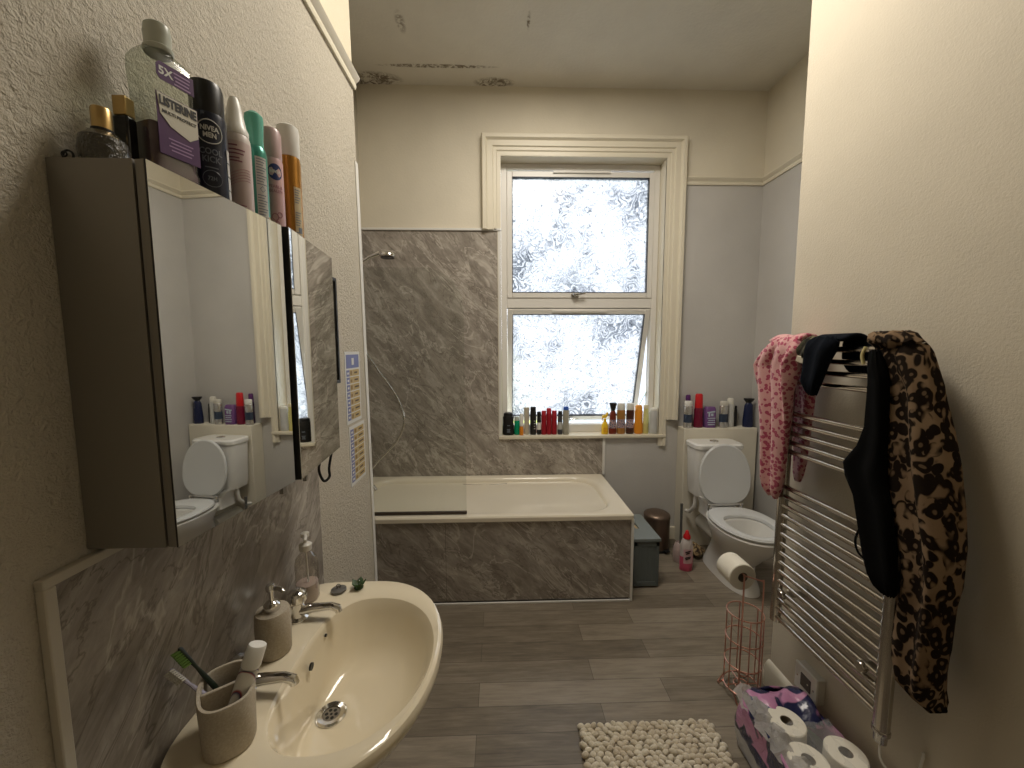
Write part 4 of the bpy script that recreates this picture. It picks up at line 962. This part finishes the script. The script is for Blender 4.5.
cl = thing('cleaner_bottle', 'white bottle of pink toilet cleaner with a red cap on the floor', 'bottle', (1.252, 2.478, 0))
c = (1.252, 2.478, 0)
m_cl = mat('cleaner_body_plastic', (.5, .4, .42), .3)
MB().lathe(c, [(.040, 0), (.043, .004), (.043, .040), (.043, .10), (.043, .150), (.042, .175), (.034, .205), (.020, .222)], 30, 1, .7, ms=[1, 1, 1, 0, 0, 0, 0]).build('body', [solid('milky_white_plastic', (.58, .52, .50), .35), solid('pink_liquid_plastic', (.58, .09, .17), .3)], cl)
MB().lathe(c, [(.022, .220), (.024, .222), (.022, .240), (.014, .252), (.010, .270), (.006, .274), (.001, .275)], 24).build('cap', solid('scarlet_plastic', (.55, .015, .02), .35), cl)
lb = MB(); lb.loft([[(c[0]+.0437*cos(a_)*q_, c[1]+.0437*.7*sin(a_)*q_-.0*q_, z_) for q_, z_ in ((1, .055), (1, .155), (1.01, .155), (1.01, .055))] for a_ in [-pi/2-.75+.15*k_ for k_ in range(11)]])
lbo = lb.build('front_label', solid('pale_pink_label', (.62, .40, .42), .4), cl)
lb = MB()
for k_, (w_, z_) in enumerate(((.018, .140), (.012, .128), (.020, .100), (.016, .090))): lb.obox((c[0]-.004, c[1]-.0318, z_), (w_, 0, .004), (0, .0008, 0), (0, 0, .0035))
lb.build('printed_lettering', inkb, lbo, smooth=False)

# crumpled brown floor cloth behind the toilet foot
cc = MB(); random.seed(11); nr, nc_ = 16, 26; rings = []
for i in range(nr):
    t_ = i/(nr-1); ring = []
    for j in range(nc_):
        a_ = 2*pi*j/nc_; r_ = .085*sin(pi*(.06+.9*t_))*(1 + .16*sin(3*a_+4*t_) + .09*sin(7*a_+9*t_))
        ring.append((1.405 + r_*cos(a_)*.62, 2.655 + r_*sin(a_)*.9, max(.001, .002 + .085*t_*(1+.12*sin(5*a_+6*t_)))))
    rings.append(ring)
m_ccl = mat('brown_patterned_cloth', (.2, .14, .08), .9); g = G(m_ccl); g.color(g.ramp(g.noise(g.coord(), 38, 3, .6, 1), [(.42, (.035, .022, .014)), (.50, (.20, .13, .06)), (.65, (.36, .28, .16))]))
tag(cc.loft(rings).build('floor_cloth', m_ccl, loc=(1.405, 2.655, 0), sub=1), 'crumpled brown and black cloth on the floor by the toilet foot', 'cloth')

# ------------------------------------------------------------------ toilet roll stand
rs = thing('toilet_roll_stand', 'rose gold wire toilet roll stand beside the heated rail', 'toilet roll holder', (1.045, 1.540, 0))
c = (1.045, 1.540); Rr = .070
wr = MB()
def circ(r, z, n=40): return [(c[0]+r*cos(2*pi*k_/n), c[1]+r*sin(2*pi*k_/n), z) for k_ in range(n)]
for z_ in (.035, .145, .255, .370): wr.tube(circ(Rr, z_), .0030, 8, closed=True)
for k_ in range(6):
    a_ = 2*pi*k_/6 + .25; wr.tube([(c[0]+Rr*cos(a_), c[1]+Rr*sin(a_), z_) for z_ in (.035, .370)], .0025, 8)
wr.tube([(c[0]-Rr, c[1], .035), (c[0]-.03, c[1], .037), (c[0]+Rr, c[1], .035)], .0025, 8); wr.tube([(c[0], c[1]-Rr, .035), (c[0], c[1]+Rr, .035)], .0025, 8)
wr.tube(circ(.030, .035, 24), .0025, 8, closed=True)
wr.build('basket', m_copper, rs)
for k_ in range(4):
    a_ = 2*pi*k_/4 + .95; fx, fy = cos(a_), sin(a_); px_, py_ = -fy, fx
    MB().tube(bez([(c[0]+Rr*fx-px_*.022, c[1]+Rr*fy-py_*.022, .035), (c[0]+(Rr+.014)*fx-px_*.012, c[1]+(Rr+.014)*fy-py_*.012, .010), (c[0]+(Rr+.020)*fx, c[1]+(Rr+.020)*fy, .0035), (c[0]+(Rr+.014)*fx+px_*.012, c[1]+(Rr+.014)*fy+py_*.012, .010), (c[0]+Rr*fx+px_*.022, c[1]+Rr*fy+py_*.022, .035)], 6), .0030, 8).build('foot', m_copper, rs)
MB().tube(bez([(.998, 1.488, .035), (.998, 1.488, .30), (.998, 1.488, .545), (.999, 1.492, .562), (1.000, 1.505, .566), (1.000, 1.60, .566)], 8), .0034, 8).build('roll_arm', m_copper, rs)
MB().tube(bez([(1.072, 1.475, .035), (1.072, 1.475, .30), (1.072, 1.475, .530), (1.066, 1.476, .547), (1.050, 1.478, .552), (1.0, 1.486, .566)], 8), .0030, 8).build('upright', m_copper, rs)
def roll(name, label, p0, axis, L, r0, r1, group=None, m=m_paper):
    t = thing(name, label, 'toilet roll', (p0[0], p0[1], p0[2]), group)
    if axis == 'y': prof = [(r1, 0), (r0-.003, 0), (r0, .003), (r0, L-.003), (r0-.003, L), (r1, L)]
    else: prof = [(r1, 0), (r0-.003, 0), (r0, .003), (r0*1.01, L*.5), (r0, L-.003), (r0-.003, L), (r1, L)]
    MB().lathe(p0, prof, 44, axis=axis, cap0=False, cap1=False).build('paper', m, t)
    MB().lathe(p0, [(r1+.0004, .001), (r1-.0012, .001), (r1-.0012, L-.001), (r1+.0004, L-.001)], 30, axis=axis, cap0=False, cap1=False).build('core', solid('cardboard_core', (.22, .18, .13), .8), t)
    return t
roll('toilet_roll', 'part-used cream toilet roll hanging on the rose gold stand', (1.000, 1.500, .551), 'y', .100, .056, .0205)

# ------------------------------------------------------------------ chenille bath mat
bm_ = thing('bath_mat', 'cream bobbly chenille bath mat on the plank floor', 'bath mat', (.56, 1.14, 0))
MB().box(.300, .830, .905, 1.405, .0, .008).build('backing', solid('mat_backing', (.38, .34, .27), .9), bm_, bevel=.004)
m_mat = mat('cream_chenille', (.60, .52, .385), .95, sheen=.3); g = G(m_mat); g.bump(g.noise(g.coord(), 260, 3, .6), .7, .003)
g.color(g.ramp(g.noise(g.coord(), 9, 3, .5), [(.35, (.58, .50, .38)), (.6, (.70, .64, .52))]))
mb = MB(); random.seed(3)
nx, ny = 20, 27
for j in range(ny):
    for i in range(nx):
        xx = .312 + .505*i/(nx-1) + random.uniform(-.005, .005) + (.008 if j % 2 else -.004); yy = .915 + .478*j/(ny-1) + random.uniform(-.003, .003)
        rx, ry, rz_ = random.uniform(.0130, .0185), random.uniform(.0085, .0120), random.uniform(.012, .021)
        rt = random.uniform(-.9, .6); rings = []
        for s_ in range(6):
            el = -pi/2 + pi*(s_+.35)/5.7; rr = cos(el)
            rings.append([(xx + (rx*cos(q_)*cos(rt) - ry*sin(q_)*sin(rt))*rr, yy + (rx*cos(q_)*sin(rt) + ry*sin(q_)*cos(rt))*rr, .014 + rz_*sin(el)*.75) for q_ in [2*pi*k_/10 for k_ in range(10)]])
        mb.loft(rings)
p_m = mb.build('chenille_pile', m_mat, bm_); p_m['kind'] = 'stuff'

# ------------------------------------------------------------------ pack of toilet rolls in printed film
pk = thing('toilet_roll_pack', 'torn open plastic pack of toilet rolls printed pink and navy against the skirting', 'toilet roll pack', (1.01, 1.12, 0))
m_film = mat('pink_navy_printed_film', (.5, .2, .35), .18, coat=.4); g = G(m_film); v = g.coord(); x, y, z = g.sep(v)
nz = g.noise(v, 9.0, 2, .5, .8)
blob = g.ramp(nz, [(.50, (0, 0, 0)), (.53, (1, 1, 1))])
low = g.math('LESS_THAN', g.math('ADD', z, g.math('MULTIPLY', y, .20)), .115)
pinkm = g.mix(g.noise(v, 6, 2), (.40, .13, .30), (.62, .34, .50))
colf = g.mix(blob, pinkm, (.018, .022, .075))
colf = g.mix(low, colf, g.ramp(g.noise(v, 7, 2, .5, 1), [(.45, (.02, .025, .08)), (.5, (.42, .42, .44)), (.6, (.55, .54, .52))]))
g.color(colf); g.bump(g.noise(v, 30, 4, .6, 1.5), .6, .008)
random.seed(5)
def wob(p, s=.006): 
    return (p[0]+s*sin(31*p[1]+17*p[2]), p[1]+s*sin(27*p[0]+23*p[2]+1), p[2]+s*.6*sin(37*p[0]+29*p[1]))
PX0, PX1, PY0, PY1, PH = .885, 1.146, .80, 1.345, .205
rings = []
for z_, inset in ((.001, .010), (.010, .002), (.05, 0), (.10, -.002), (.15, 0), (.19, .002), (PH, .004)):
    ring = rrect((PX0+PX1)/2, (PY0+PY1)/2, (PX1-PX0)/2-inset, (PY1-PY0)/2-inset, .045, z_, 10)
    # subdivide long sides so that the film can buckle
    rr2 = []
    for a_, b_ in zip(ring, ring[1:]+ring[:1]):
        d_ = math.dist(a_[:2], b_[:2]); k_ = max(1, int(d_/.03))
        for s_ in range(k_): rr2.append(tuple(a_[q_]+(b_[q_]-a_[q_])*s_/k_ for q_ in range(3)))
    rings.append([wob(p) if z_ > .02 else p for p in rr2])
MB().loft(rings, True, False).build('printed_wrapper', m_film, pk, solid=.0012)
# folded flap at the far end
fl = []
for i in range(9):
    t_ = i/8; rw = []
    for j in range(15):
        s_ = j/14; rw.append((.915 + .215*s_, PY1 - .012 - .115*t_ + .012*sin(9*s_+3*t_), PH + .002 + .012*sin(pi*t_)*(1+.5*sin(7*s_)+.4*sin(19*s_+5*t_)) - .035*t_*t_))
    fl.append(rw)
MB().loft(fl, False, False, closed=False).build('torn_flap', m_film, pk, solid=.0012)
# clear crumpled film along the torn edge
m_cf = mat('clear_crumpled_film', (.66, .63, .60), .22, alpha=.6); g = G(m_cf); g.bump(g.noise(g.coord(), 60, 4, .6, 2), 1, .012)
fl = []
for i in range(40):
    t_ = i/39; yy = PY1 - .54*t_; rw = []
    for j in range(9):
        s_ = j/8; rw.append((PX0 - .006 + .095*s_ + .007*sin(40*t_+9*s_), yy + .006*sin(50*t_+11*s_), PH - .012 + .028*sin(pi*min(1, s_*1.1))*(1+.35*sin(33*t_+5*s_)) + .004*sin(90*t_)))
    fl.append(rw)
MB().loft(fl, False, False, closed=False).build('clear_film', m_cf, pk)
fl = []
for i in range(14):
    t_ = i/13; rw = []
    for j in range(12):
        s_ = j/11; rw.append((.93 + .20*s_, 1.20 - .36*t_ , PH + .006 + .006*sin(21*s_+13*t_) + .004*sin(37*t_-11*s_)))
    fl.append(rw)
MB().loft(fl, False, False, closed=False).build('stretched_film', mat('thin_clear_film', (.85, .84, .80), .15, alpha=.16), pk)
rl = ((.985, 1.205, 'toilet roll in the torn pack, farthest from the camera'), (.960, 1.078, 'toilet roll in the torn pack on the side towards the bath mat'), (1.096, 1.095, 'toilet roll in the torn pack on the side towards the skirting'), (.960, .952, 'toilet roll low in the torn pack, nearest the camera on the mat side'), (1.090, .968, 'toilet roll in the torn pack, nearest the camera on the skirting side'))
for x_, y_, l_ in rl:
    roll('toilet_roll', l_, (x_, y_, .112), 'z', .100, .0575 if x_ < 1.07 else .0565, .019, 'toilet rolls in the torn pack')
    
# ------------------------------------------------------------------ heated towel rail
tr = thing('towel_radiator', 'chrome ladder towel radiator on the right wall', 'towel radiator', (1.10, 1.22, .39))
RX, Y0, Y1 = 1.100, 1.000, 1.438
for yy, z0, z1 in ((Y0, .385, 1.515), (Y1, .405, 1.515)):
    MB().lathe((RX, yy, 0), [(.012, z0), (.0205, z0+.004), (.0205, z1-.004), (.014, z1)], 28, .85, 1.05).build('post', m_radpost, tr)
zs = [1.492, 1.452, 1.413, 1.372, 1.251, 1.214, 1.177, 1.141, 1.106] + [.965 - .03795*k_ for k_ in range(15)]
for z_ in zs:
    MB().tube([(RX-.004, Y0, z_), (RX-.006, (Y0+Y1)/2, z_), (RX-.004, Y1, z_)], .0095, 14).build('bar', m_rad, tr)
for yy, z_ in ((1.392, .545), (1.058, .540)):
    MB().tube([(RX-.010, yy, z_), (XR, yy, z_)], [.012, .010], 14).lathe((RX-.024, yy, z_), [(.001, 0), (.014, .0), (.0165, .004), (.0165, .014)], 20, axis='x').lathe((XR-.006, yy, z_), [(.020, 0), (.020, .006)], 20, axis='x').build('wall_bracket', m_radpost, tr)
MB().lathe((RX, Y0, .350), [(.009, 0), (.016, .006), (.018, .036), (.020, .040)], 24, .9, 1).lathe((RX, Y0, .385), [(.0215, 0), (.0225, .002), (.0225, .012), (.0210, .014)], 24, .88, 1.05).build('heating_element', m_radpost, tr)
MB().tube(bez([(1.100, 1.000, .352), (1.102, .992, .30), (1.125, .968, .275), (1.165, .955, .30), (1.180, .955, .345), (1.184, .958, .362)], 10), .0034, 8).build('power_cable', m_white, tr)
# fused spur on the wall under the rail
sp_ = thing('fused_spur', 'white fused electrical outlet box on the wall below the towel radiator', 'socket', (1.175, 1.335, .185))
MB().box(1.162, XR, 1.285, 1.385, .178, .278).build('back_box', solid('spur_box_white', (.56, .53, .47), .4), sp_, bevel=.003)
MB().box(1.153, 1.1625, 1.283, 1.387, .176, .280).build('face_plate', m_white, sp_, bevel=.003)
MB().box(1.1500, 1.1535, 1.308, 1.355, .205, .255).build('fuse_carrier', solid('dark_grey_fuse', (.10, .09, .08), .4), sp_, bevel=.001)
MB().lathe((1.1525, 1.297, .228), [(.001, 0), (.0035, .0002), (.0035, .002)], 12, axis='x').lathe((1.1525, 1.373, .228), [(.001, 0), (.0035, .0002), (.0035, .002)], 12, axis='x').build('fixing_screw', m_chrome, sp_)
MB().lathe((1.1490, 1.320, .232), [(.001, 0), (.003, .0002), (.003, .002)], 12, axis='x').build('indicator', solid('pale_neon', (.8, .75, .6), .3), sp_)

# ------------------------------------------------------------------ clothes on the rail
def hang(name, rows, xc, hx, folds, m, label=None, cat=None, seed=1, N=56, parent=None, group=None, lean=0):
    """closed cloth body hanging in folds: rows of (z, y0, y1)"""
    rr = []
    for a_, b_ in zip(rows, rows[1:]):
        k_ = max(1, int(abs(a_[0]-b_[0])/.014))
        for s_ in range(k_): rr.append([a_[q_]+(b_[q_]-a_[q_])*s_/k_ for q_ in range(3)])
    rr.append(list(rows[-1])); n = len(rr); rings = []
    for i, (z_, ya, yb) in enumerate(rr):
        t_ = i/(n-1); end = min(1, (i+.6)/3.5, (n-.4-i)/2.5); yc, hy = (ya+yb)/2, (yb-ya)/2; ring = []
        h_ = hx(t_) if callable(hx) else hx
        for j in range(N):
            a_ = 2*pi*j/N; cy_ = math.copysign(abs(cos(a_))**.8, cos(a_)); sx_ = math.copysign(abs(sin(a_))**.7, sin(a_))
            yy = yc + hy*cy_*(.75+.25*math.sqrt(end))
            fo = sum(am*sin(fr*(yy-yc)*6.28 + phs + dr_*t_*6) for fr, am, phs, dr_ in folds)*min(1, t_*5+.25)
            xx = xc + lean*t_ + h_*sx_*math.sqrt(end) + fo*min(1, abs(sx_)*1.3)
            ring.append((xx, yy, z_ + .003*sin(9*a_+seed)))
        rings.append(ring)
    loc = (xc, sum((r_[1]+r_[2])/2 for r_ in rr)/n, min(r_[0] for r_ in rr))
    o = MB().loft(rings).build(name, m, parent, loc=loc, angle=60)
    if label: tag(o, label, cat, group)
    return o
# leopard fabric
m_leo = mat('leopard_print_fabric', (.3, .2, .12), .95, spec=.12); g = G(m_leo); v = g.coord((1, 1, .72))
wn = g.n('ShaderNodeTexNoise'); g.L(v, wn.inputs['Vector']); wn.inputs['Scale'].default_value = 16; wn.inputs['Detail'].default_value = 2
vm = g.n('ShaderNodeVectorMath', operation='MULTIPLY_ADD'); g.L(wn.outputs['Color'], vm.inputs[0]); vm.inputs[1].default_value = (.035, .035, .035); g.L(v, vm.inputs[2])
vo = g.n('ShaderNodeTexVoronoi'); g.L(vm.outputs[0], vo.inputs['Vector']); vo.inputs['Scale'].default_value = 46
dd_ = g.ramp(vo.outputs['Distance'], [(0, (.42, .42, .42)), (.16, (.30, .30, .30)), (.24, (1, 1, 1)), (.60, (1, 1, 1)), (.68, (0, 0, 0))])
gap = g.ramp(g.noise(vm.outputs[0], 34, 1), [(.36, (0, 0, 0)), (.44, (1, 1, 1))])
mk = g.math('MULTIPLY', dd_, gap)
g.color(g.mix(mk, g.ramp(g.noise(v, 7, 2), [(.3, (.17, .11, .065)), (.7, (.27, .19, .12))]), (.014, .009, .006)))
m_blk = mat('black_cloth', (.004, .004, .004), 1, spec=.08)
ROBE =[(1.530,0.985,1.090), (1.522,0.962,1.095), (1.500,0.945,1.092), (1.470,0.934,1.080), (1.439,0.924,1.067), (1.401,0.910,1.041), (1.363,0.901,1.029), (1.287,0.880,1.025), (1.211,0.860,1.026), (1.112,0.842,1.005), (1.017,0.829,0.978), (0.919,0.826,0.956), (0.864,0.833,0.954), (0.753,0.834,0.962), (0.667,0.842,0.962), (0.613,0.849,0.950), (0.589,0.852,0.910), (0.575,0.856,0.872)]
# kept clear of the post: below the black garment the robe hangs on the near side of the post
ROBE = [(z_, a_, min(b_, .972) if z_ < 1.0 else b_) for z_, a_, b_ in ROBE]
ROBE = [(z_, a_+.022, b_) for z_, a_, b_ in ROBE]
rb = thing('leopard_robe', 'leopard print dressing gown hanging over the near end of the towel radiator', 'robe', (1.09, .93, .575))
hang('body', ROBE, 1.090, lambda t: .034 + .016*min(1, t*4), [(9, .010, .3, .15), (17, .005, 1.0, .3), (5, .008, 2.0, -.1)], m_leo, parent=rb, seed=2)
SL = [(1.505, 1.020, 1.045), (1.49, 1.000, 1.060), (1.44, .978, 1.060), (1.36, .955, 1.045), (1.29, .934, 1.030), (1.21, .914, 1.010), (1.11, .896, .990), (1.02, .884, .972), (.92, .882, .960), (.86, .888, .950), (.81, .895, .935)]
hang('sleeve', SL, 1.135, .026, [(12, .006, .6, .2)], m_leo, parent=rb, seed=4)
hang('collar', [(1.542, 1.000, 1.098), (1.534, .985, 1.106), (1.515, .972, 1.104), (1.498, .985, 1.085)], 1.078, .042, [(16, .004, .2, 0)], m_leo, parent=rb)
MB().tube(bez([(1.046, 1.086, 1.500), (1.043, 1.092, 1.475), (1.046, 1.088, 1.450)], 6), [.0045]*13, 8).build('yellow_tie', solid('pale_yellow_ribbon', (.58, .50, .24), .7), rb)
BLK =[(1.490,1.040,1.068), (1.409,1.012,1.062), (1.272,1.000,1.060), (1.214,0.997,1.075), (1.157,0.990,1.112), (1.123,0.985,1.104), (1.074,0.970,1.073), (0.996,0.955,1.052), (0.919,0.944,1.031), (0.870,0.940,1.012), (0.845,0.942,0.998), (0.831,0.950,0.980)]
bk = thing('black_leggings', 'black garment hanging in front of the leopard robe on the towel radiator', 'garment', (1.04, 1.02, .83))
hang('body', BLK, 1.040, .022, [(11, .005, .3, .3), (6, .004, 1.2, 0)], m_blk, parent=bk, seed=5)
MB().tube(bez([(1.040, 1.050, .985), (1.036, 1.060, .94), (1.038, 1.050, .905), (1.042, 1.022, .892)], 8), .0030, 8).build('strap', m_blk, bk)

# pink towel with a darker leopard print
m_pnk = mat('pink_spotted_fleece', (.6, .3, .32), .95, sheen=.3); g = G(m_pnk); v = g.coord()
wn = g.n('ShaderNodeTexNoise'); g.L(v, wn.inputs['Vector']); wn.inputs['Scale'].default_value = 30; wn.inputs['Detail'].default_value = 1
vm = g.n('ShaderNodeVectorMath', operation='MULTIPLY_ADD'); g.L(wn.outputs['Color'], vm.inputs[0]); vm.inputs[1].default_value = (.012, .012, .012); g.L(v, vm.inputs[2])
vo = g.n('ShaderNodeTexVoronoi'); g.L(vm.outputs[0], vo.inputs['Vector']); vo.inputs['Scale'].default_value = 62
g.color(g.mix(g.ramp(vo.outputs['Distance'], [(.0, (.5, .5, .5)), (.18, (1, 1, 1)), (.42, (1, 1, 1)), (.50, (0, 0, 0))]), (.66, .36, .36), (.40, .06, .12)))
g.bump(g.noise(v, 300, 2), .4, .002)
PINK =[(1.537,1.385,1.430), (1.523,1.356,1.485), (1.489,1.344,1.530), (1.432,1.353,1.572), (1.355,1.366,1.553), (1.298,1.376,1.534), (1.182,1.391,1.508), (1.064,1.397,1.498), (0.985,1.401,1.490), (0.918,1.416,1.466)]
pt = thing('pink_towel', 'pink fleece with crimson animal spots draped over the far end of the radiator', 'towel', (1.07, 1.45, .92))
hang('front_fall', PINK, 1.062, lambda t: .030 - .010*t, [(16, .010, .2, .1), (7, .008, 1.2, .2), (29, .003, 0, 0)], m_pnk, parent=pt, seed=3)
hang('back_fall', [(1.527,1.400,1.500), (1.413,1.375,1.469), (1.300,1.378,1.464), (1.185,1.385,1.459), (1.069,1.395,1.450), (0.985,1.418,1.448)], 1.148, .016, [(14, .004, .7, .1)], m_pnk, parent=pt, seed=6)
MB().loft([[(1.062+.09*s_/8, y_, 1.520 + .022*sin(pi*s_/8) + .003*sin(60*y_)) for y_ in [1.365+.016*q_ for q_ in range(10)]] for s_ in range(9)], False, False, closed=False).build('top_fold', m_pnk, pt, solid=.012)

# camouflage cap and dark socks
m_camo = mat('camouflage_fabric', (.1, .1, .05), .9); g = G(m_camo); g.color(g.ramp(g.noise(g.coord(), 26, 2, .5, .6), [(.40, (.020, .018, .012)), (.46, (.055, .052, .028)), (.54, (.12, .105, .06)), (.62, (.22, .18, .11))], 'CONSTANT'))
cmh = thing('camouflage_garment', 'crumpled camouflage garment between the pink fleece and the dark socks', 'garment', (1.075, 1.31, 1.45))
hang('body', [(1.536,1.275,1.320), (1.522,1.262,1.345), (1.490,1.275,1.362), (1.462,1.305,1.362), (1.448,1.325,1.352)], 1.080, .036, [(20, .006, .3, 0)], m_camo, parent=cmh, seed=3)
MB().obox((1.050, 1.325, 1.455), (.004, 0, 0), (0, .022, .006), (0, -.004, .010)).build('care_label', solid('cream_cloth_label', (.55, .50, .40), .8), cmh, bevel=.002)
m_sock = mat('charcoal_navy_knit', (.007, .009, .014), 1, spec=.1); g = G(m_sock); g.bump(g.noise(g.coord((1, 1, .3)), 400, 2), .5, .002)
hang('dark_sock', [(1.532,1.190,1.280), (1.518,1.180,1.305), (1.490,1.196,1.306), (1.456,1.214,1.306), (1.424,1.225,1.307), (1.382,1.241,1.312), (1.355,1.255,1.300), (1.339,1.262,1.287)], 1.052, .021, [(14, .005, .4, .2)], m_sock, 'dark navy sock hanging down in front of the top radiator bars', 'sock', seed=7, group='dark socks on the radiator')
hang('dark_sock', [(1.527,1.150,1.262), (1.514,1.138,1.262), (1.488,1.140,1.255), (1.458,1.148,1.250), (1.430,1.160,1.235), (1.415,1.170,1.220)], 1.135, .018, [(14, .004, .4, .2)], m_sock, 'dark sock folded over behind the top radiator bars', 'sock', seed=8, group='dark socks on the radiator')
MB_b = MB().loft([[(1.052+.083*s_/8, y_, 1.522 + .016*sin(pi*s_/8)) for y_ in [1.165+.012*q_ for q_ in range(11)]] for s_ in range(9)], False, False, closed=False)
bt = MB_b.build('dark_briefs', m_sock, loc=(1.10, 1.22, 1.52), solid=.010); tag(bt, 'dark cloth lying over the top bar of the radiator beside the camouflage garment', 'garment')

# ------------------------------------------------------------------ light
w = bpy.data.worlds.new('World'); sc.world = w; w.use_nodes = True
nt = w.node_tree; bg = nt.nodes['Background']
tc = nt.nodes.new('ShaderNodeTexCoord'); sp = nt.nodes.new('ShaderNodeSeparateXYZ'); nt.links.new(tc.outputs['Generated'], sp.inputs[0])
rp = nt.nodes.new('ShaderNodeValToRGB'); nt.links.new(sp.outputs[2], rp.inputs[0])
rp.color_ramp.elements[0].position = 0; rp.color_ramp.elements[0].color = (.80, .84, .92, 1)
rp.color_ramp.elements[1].position = .6; rp.color_ramp.elements[1].color = (.92, .96, 1, 1)
nt.links.new(rp.outputs[0], bg.inputs[0]); bg.inputs[1].default_value = 4.6
def area(name, loc, rot, sx, sy, power, col):
    l = bpy.data.lights.new(name, 'AREA'); l.shape = 'RECTANGLE'; l.size = sx; l.size_y = sy; l.energy = power; l.color = col
    o = bpy.data.objects.new(name, l); C.objects.link(o); o.location = loc; o.rotation_euler = rot; return o
# portal that guides sampling of the sky through the window opening
p_ = area('window_portal', (.61, 3.02, 1.85), (R(-90), 0, 0), 1.2, 2.05, 1, (1, 1, 1)); p_.data.cycles.is_portal = True
# added soft fill below the ceiling, out of view, to lift the daylit room
area('ceiling_fill', (.36, 1.65, 3.29), (0, 0, 0), .7, .7, 27, (1.0, .92, .80))

# ------------------------------------------------------------------ camera
cd = bpy.data.cameras.new('Camera'); cam = bpy.data.objects.new('Camera', cd); C.objects.link(cam)
f_ = 389.0
cd.sensor_width = 36; cd.lens = f_*36/1024; cd.clip_start = .02
Yv = Vector((-12, 36, -f_)).normalized(); Zv = -Vector((13, -4200, -f_)); Zv = (Zv - Yv*Zv.dot(Yv)).normalized(); Xv = Yv.cross(Zv)
M = Matrix((Xv, Yv, Zv)).to_4x4(); M.translation = Vector((0, 0, 1.5))
cam.matrix_world = M; sc.camera = cam
sc.view_settings.view_transform = 'Standard'; sc.view_settings.look = 'None'; sc.view_settings.gamma = 1
sc.view_settings.use_curve_mapping = False; sc.view_settings.exposure = .4
sc.cycles.max_bounces = 10; sc.cycles.diffuse_bounces = 5; sc.cycles.transparent_max_bounces = 12; sc.cycles.transmission_bounces = 8
sc.cycles.sample_clamp_indirect = 6; sc.cycles.caustics_reflective = False; sc.cycles.caustics_refractive = False
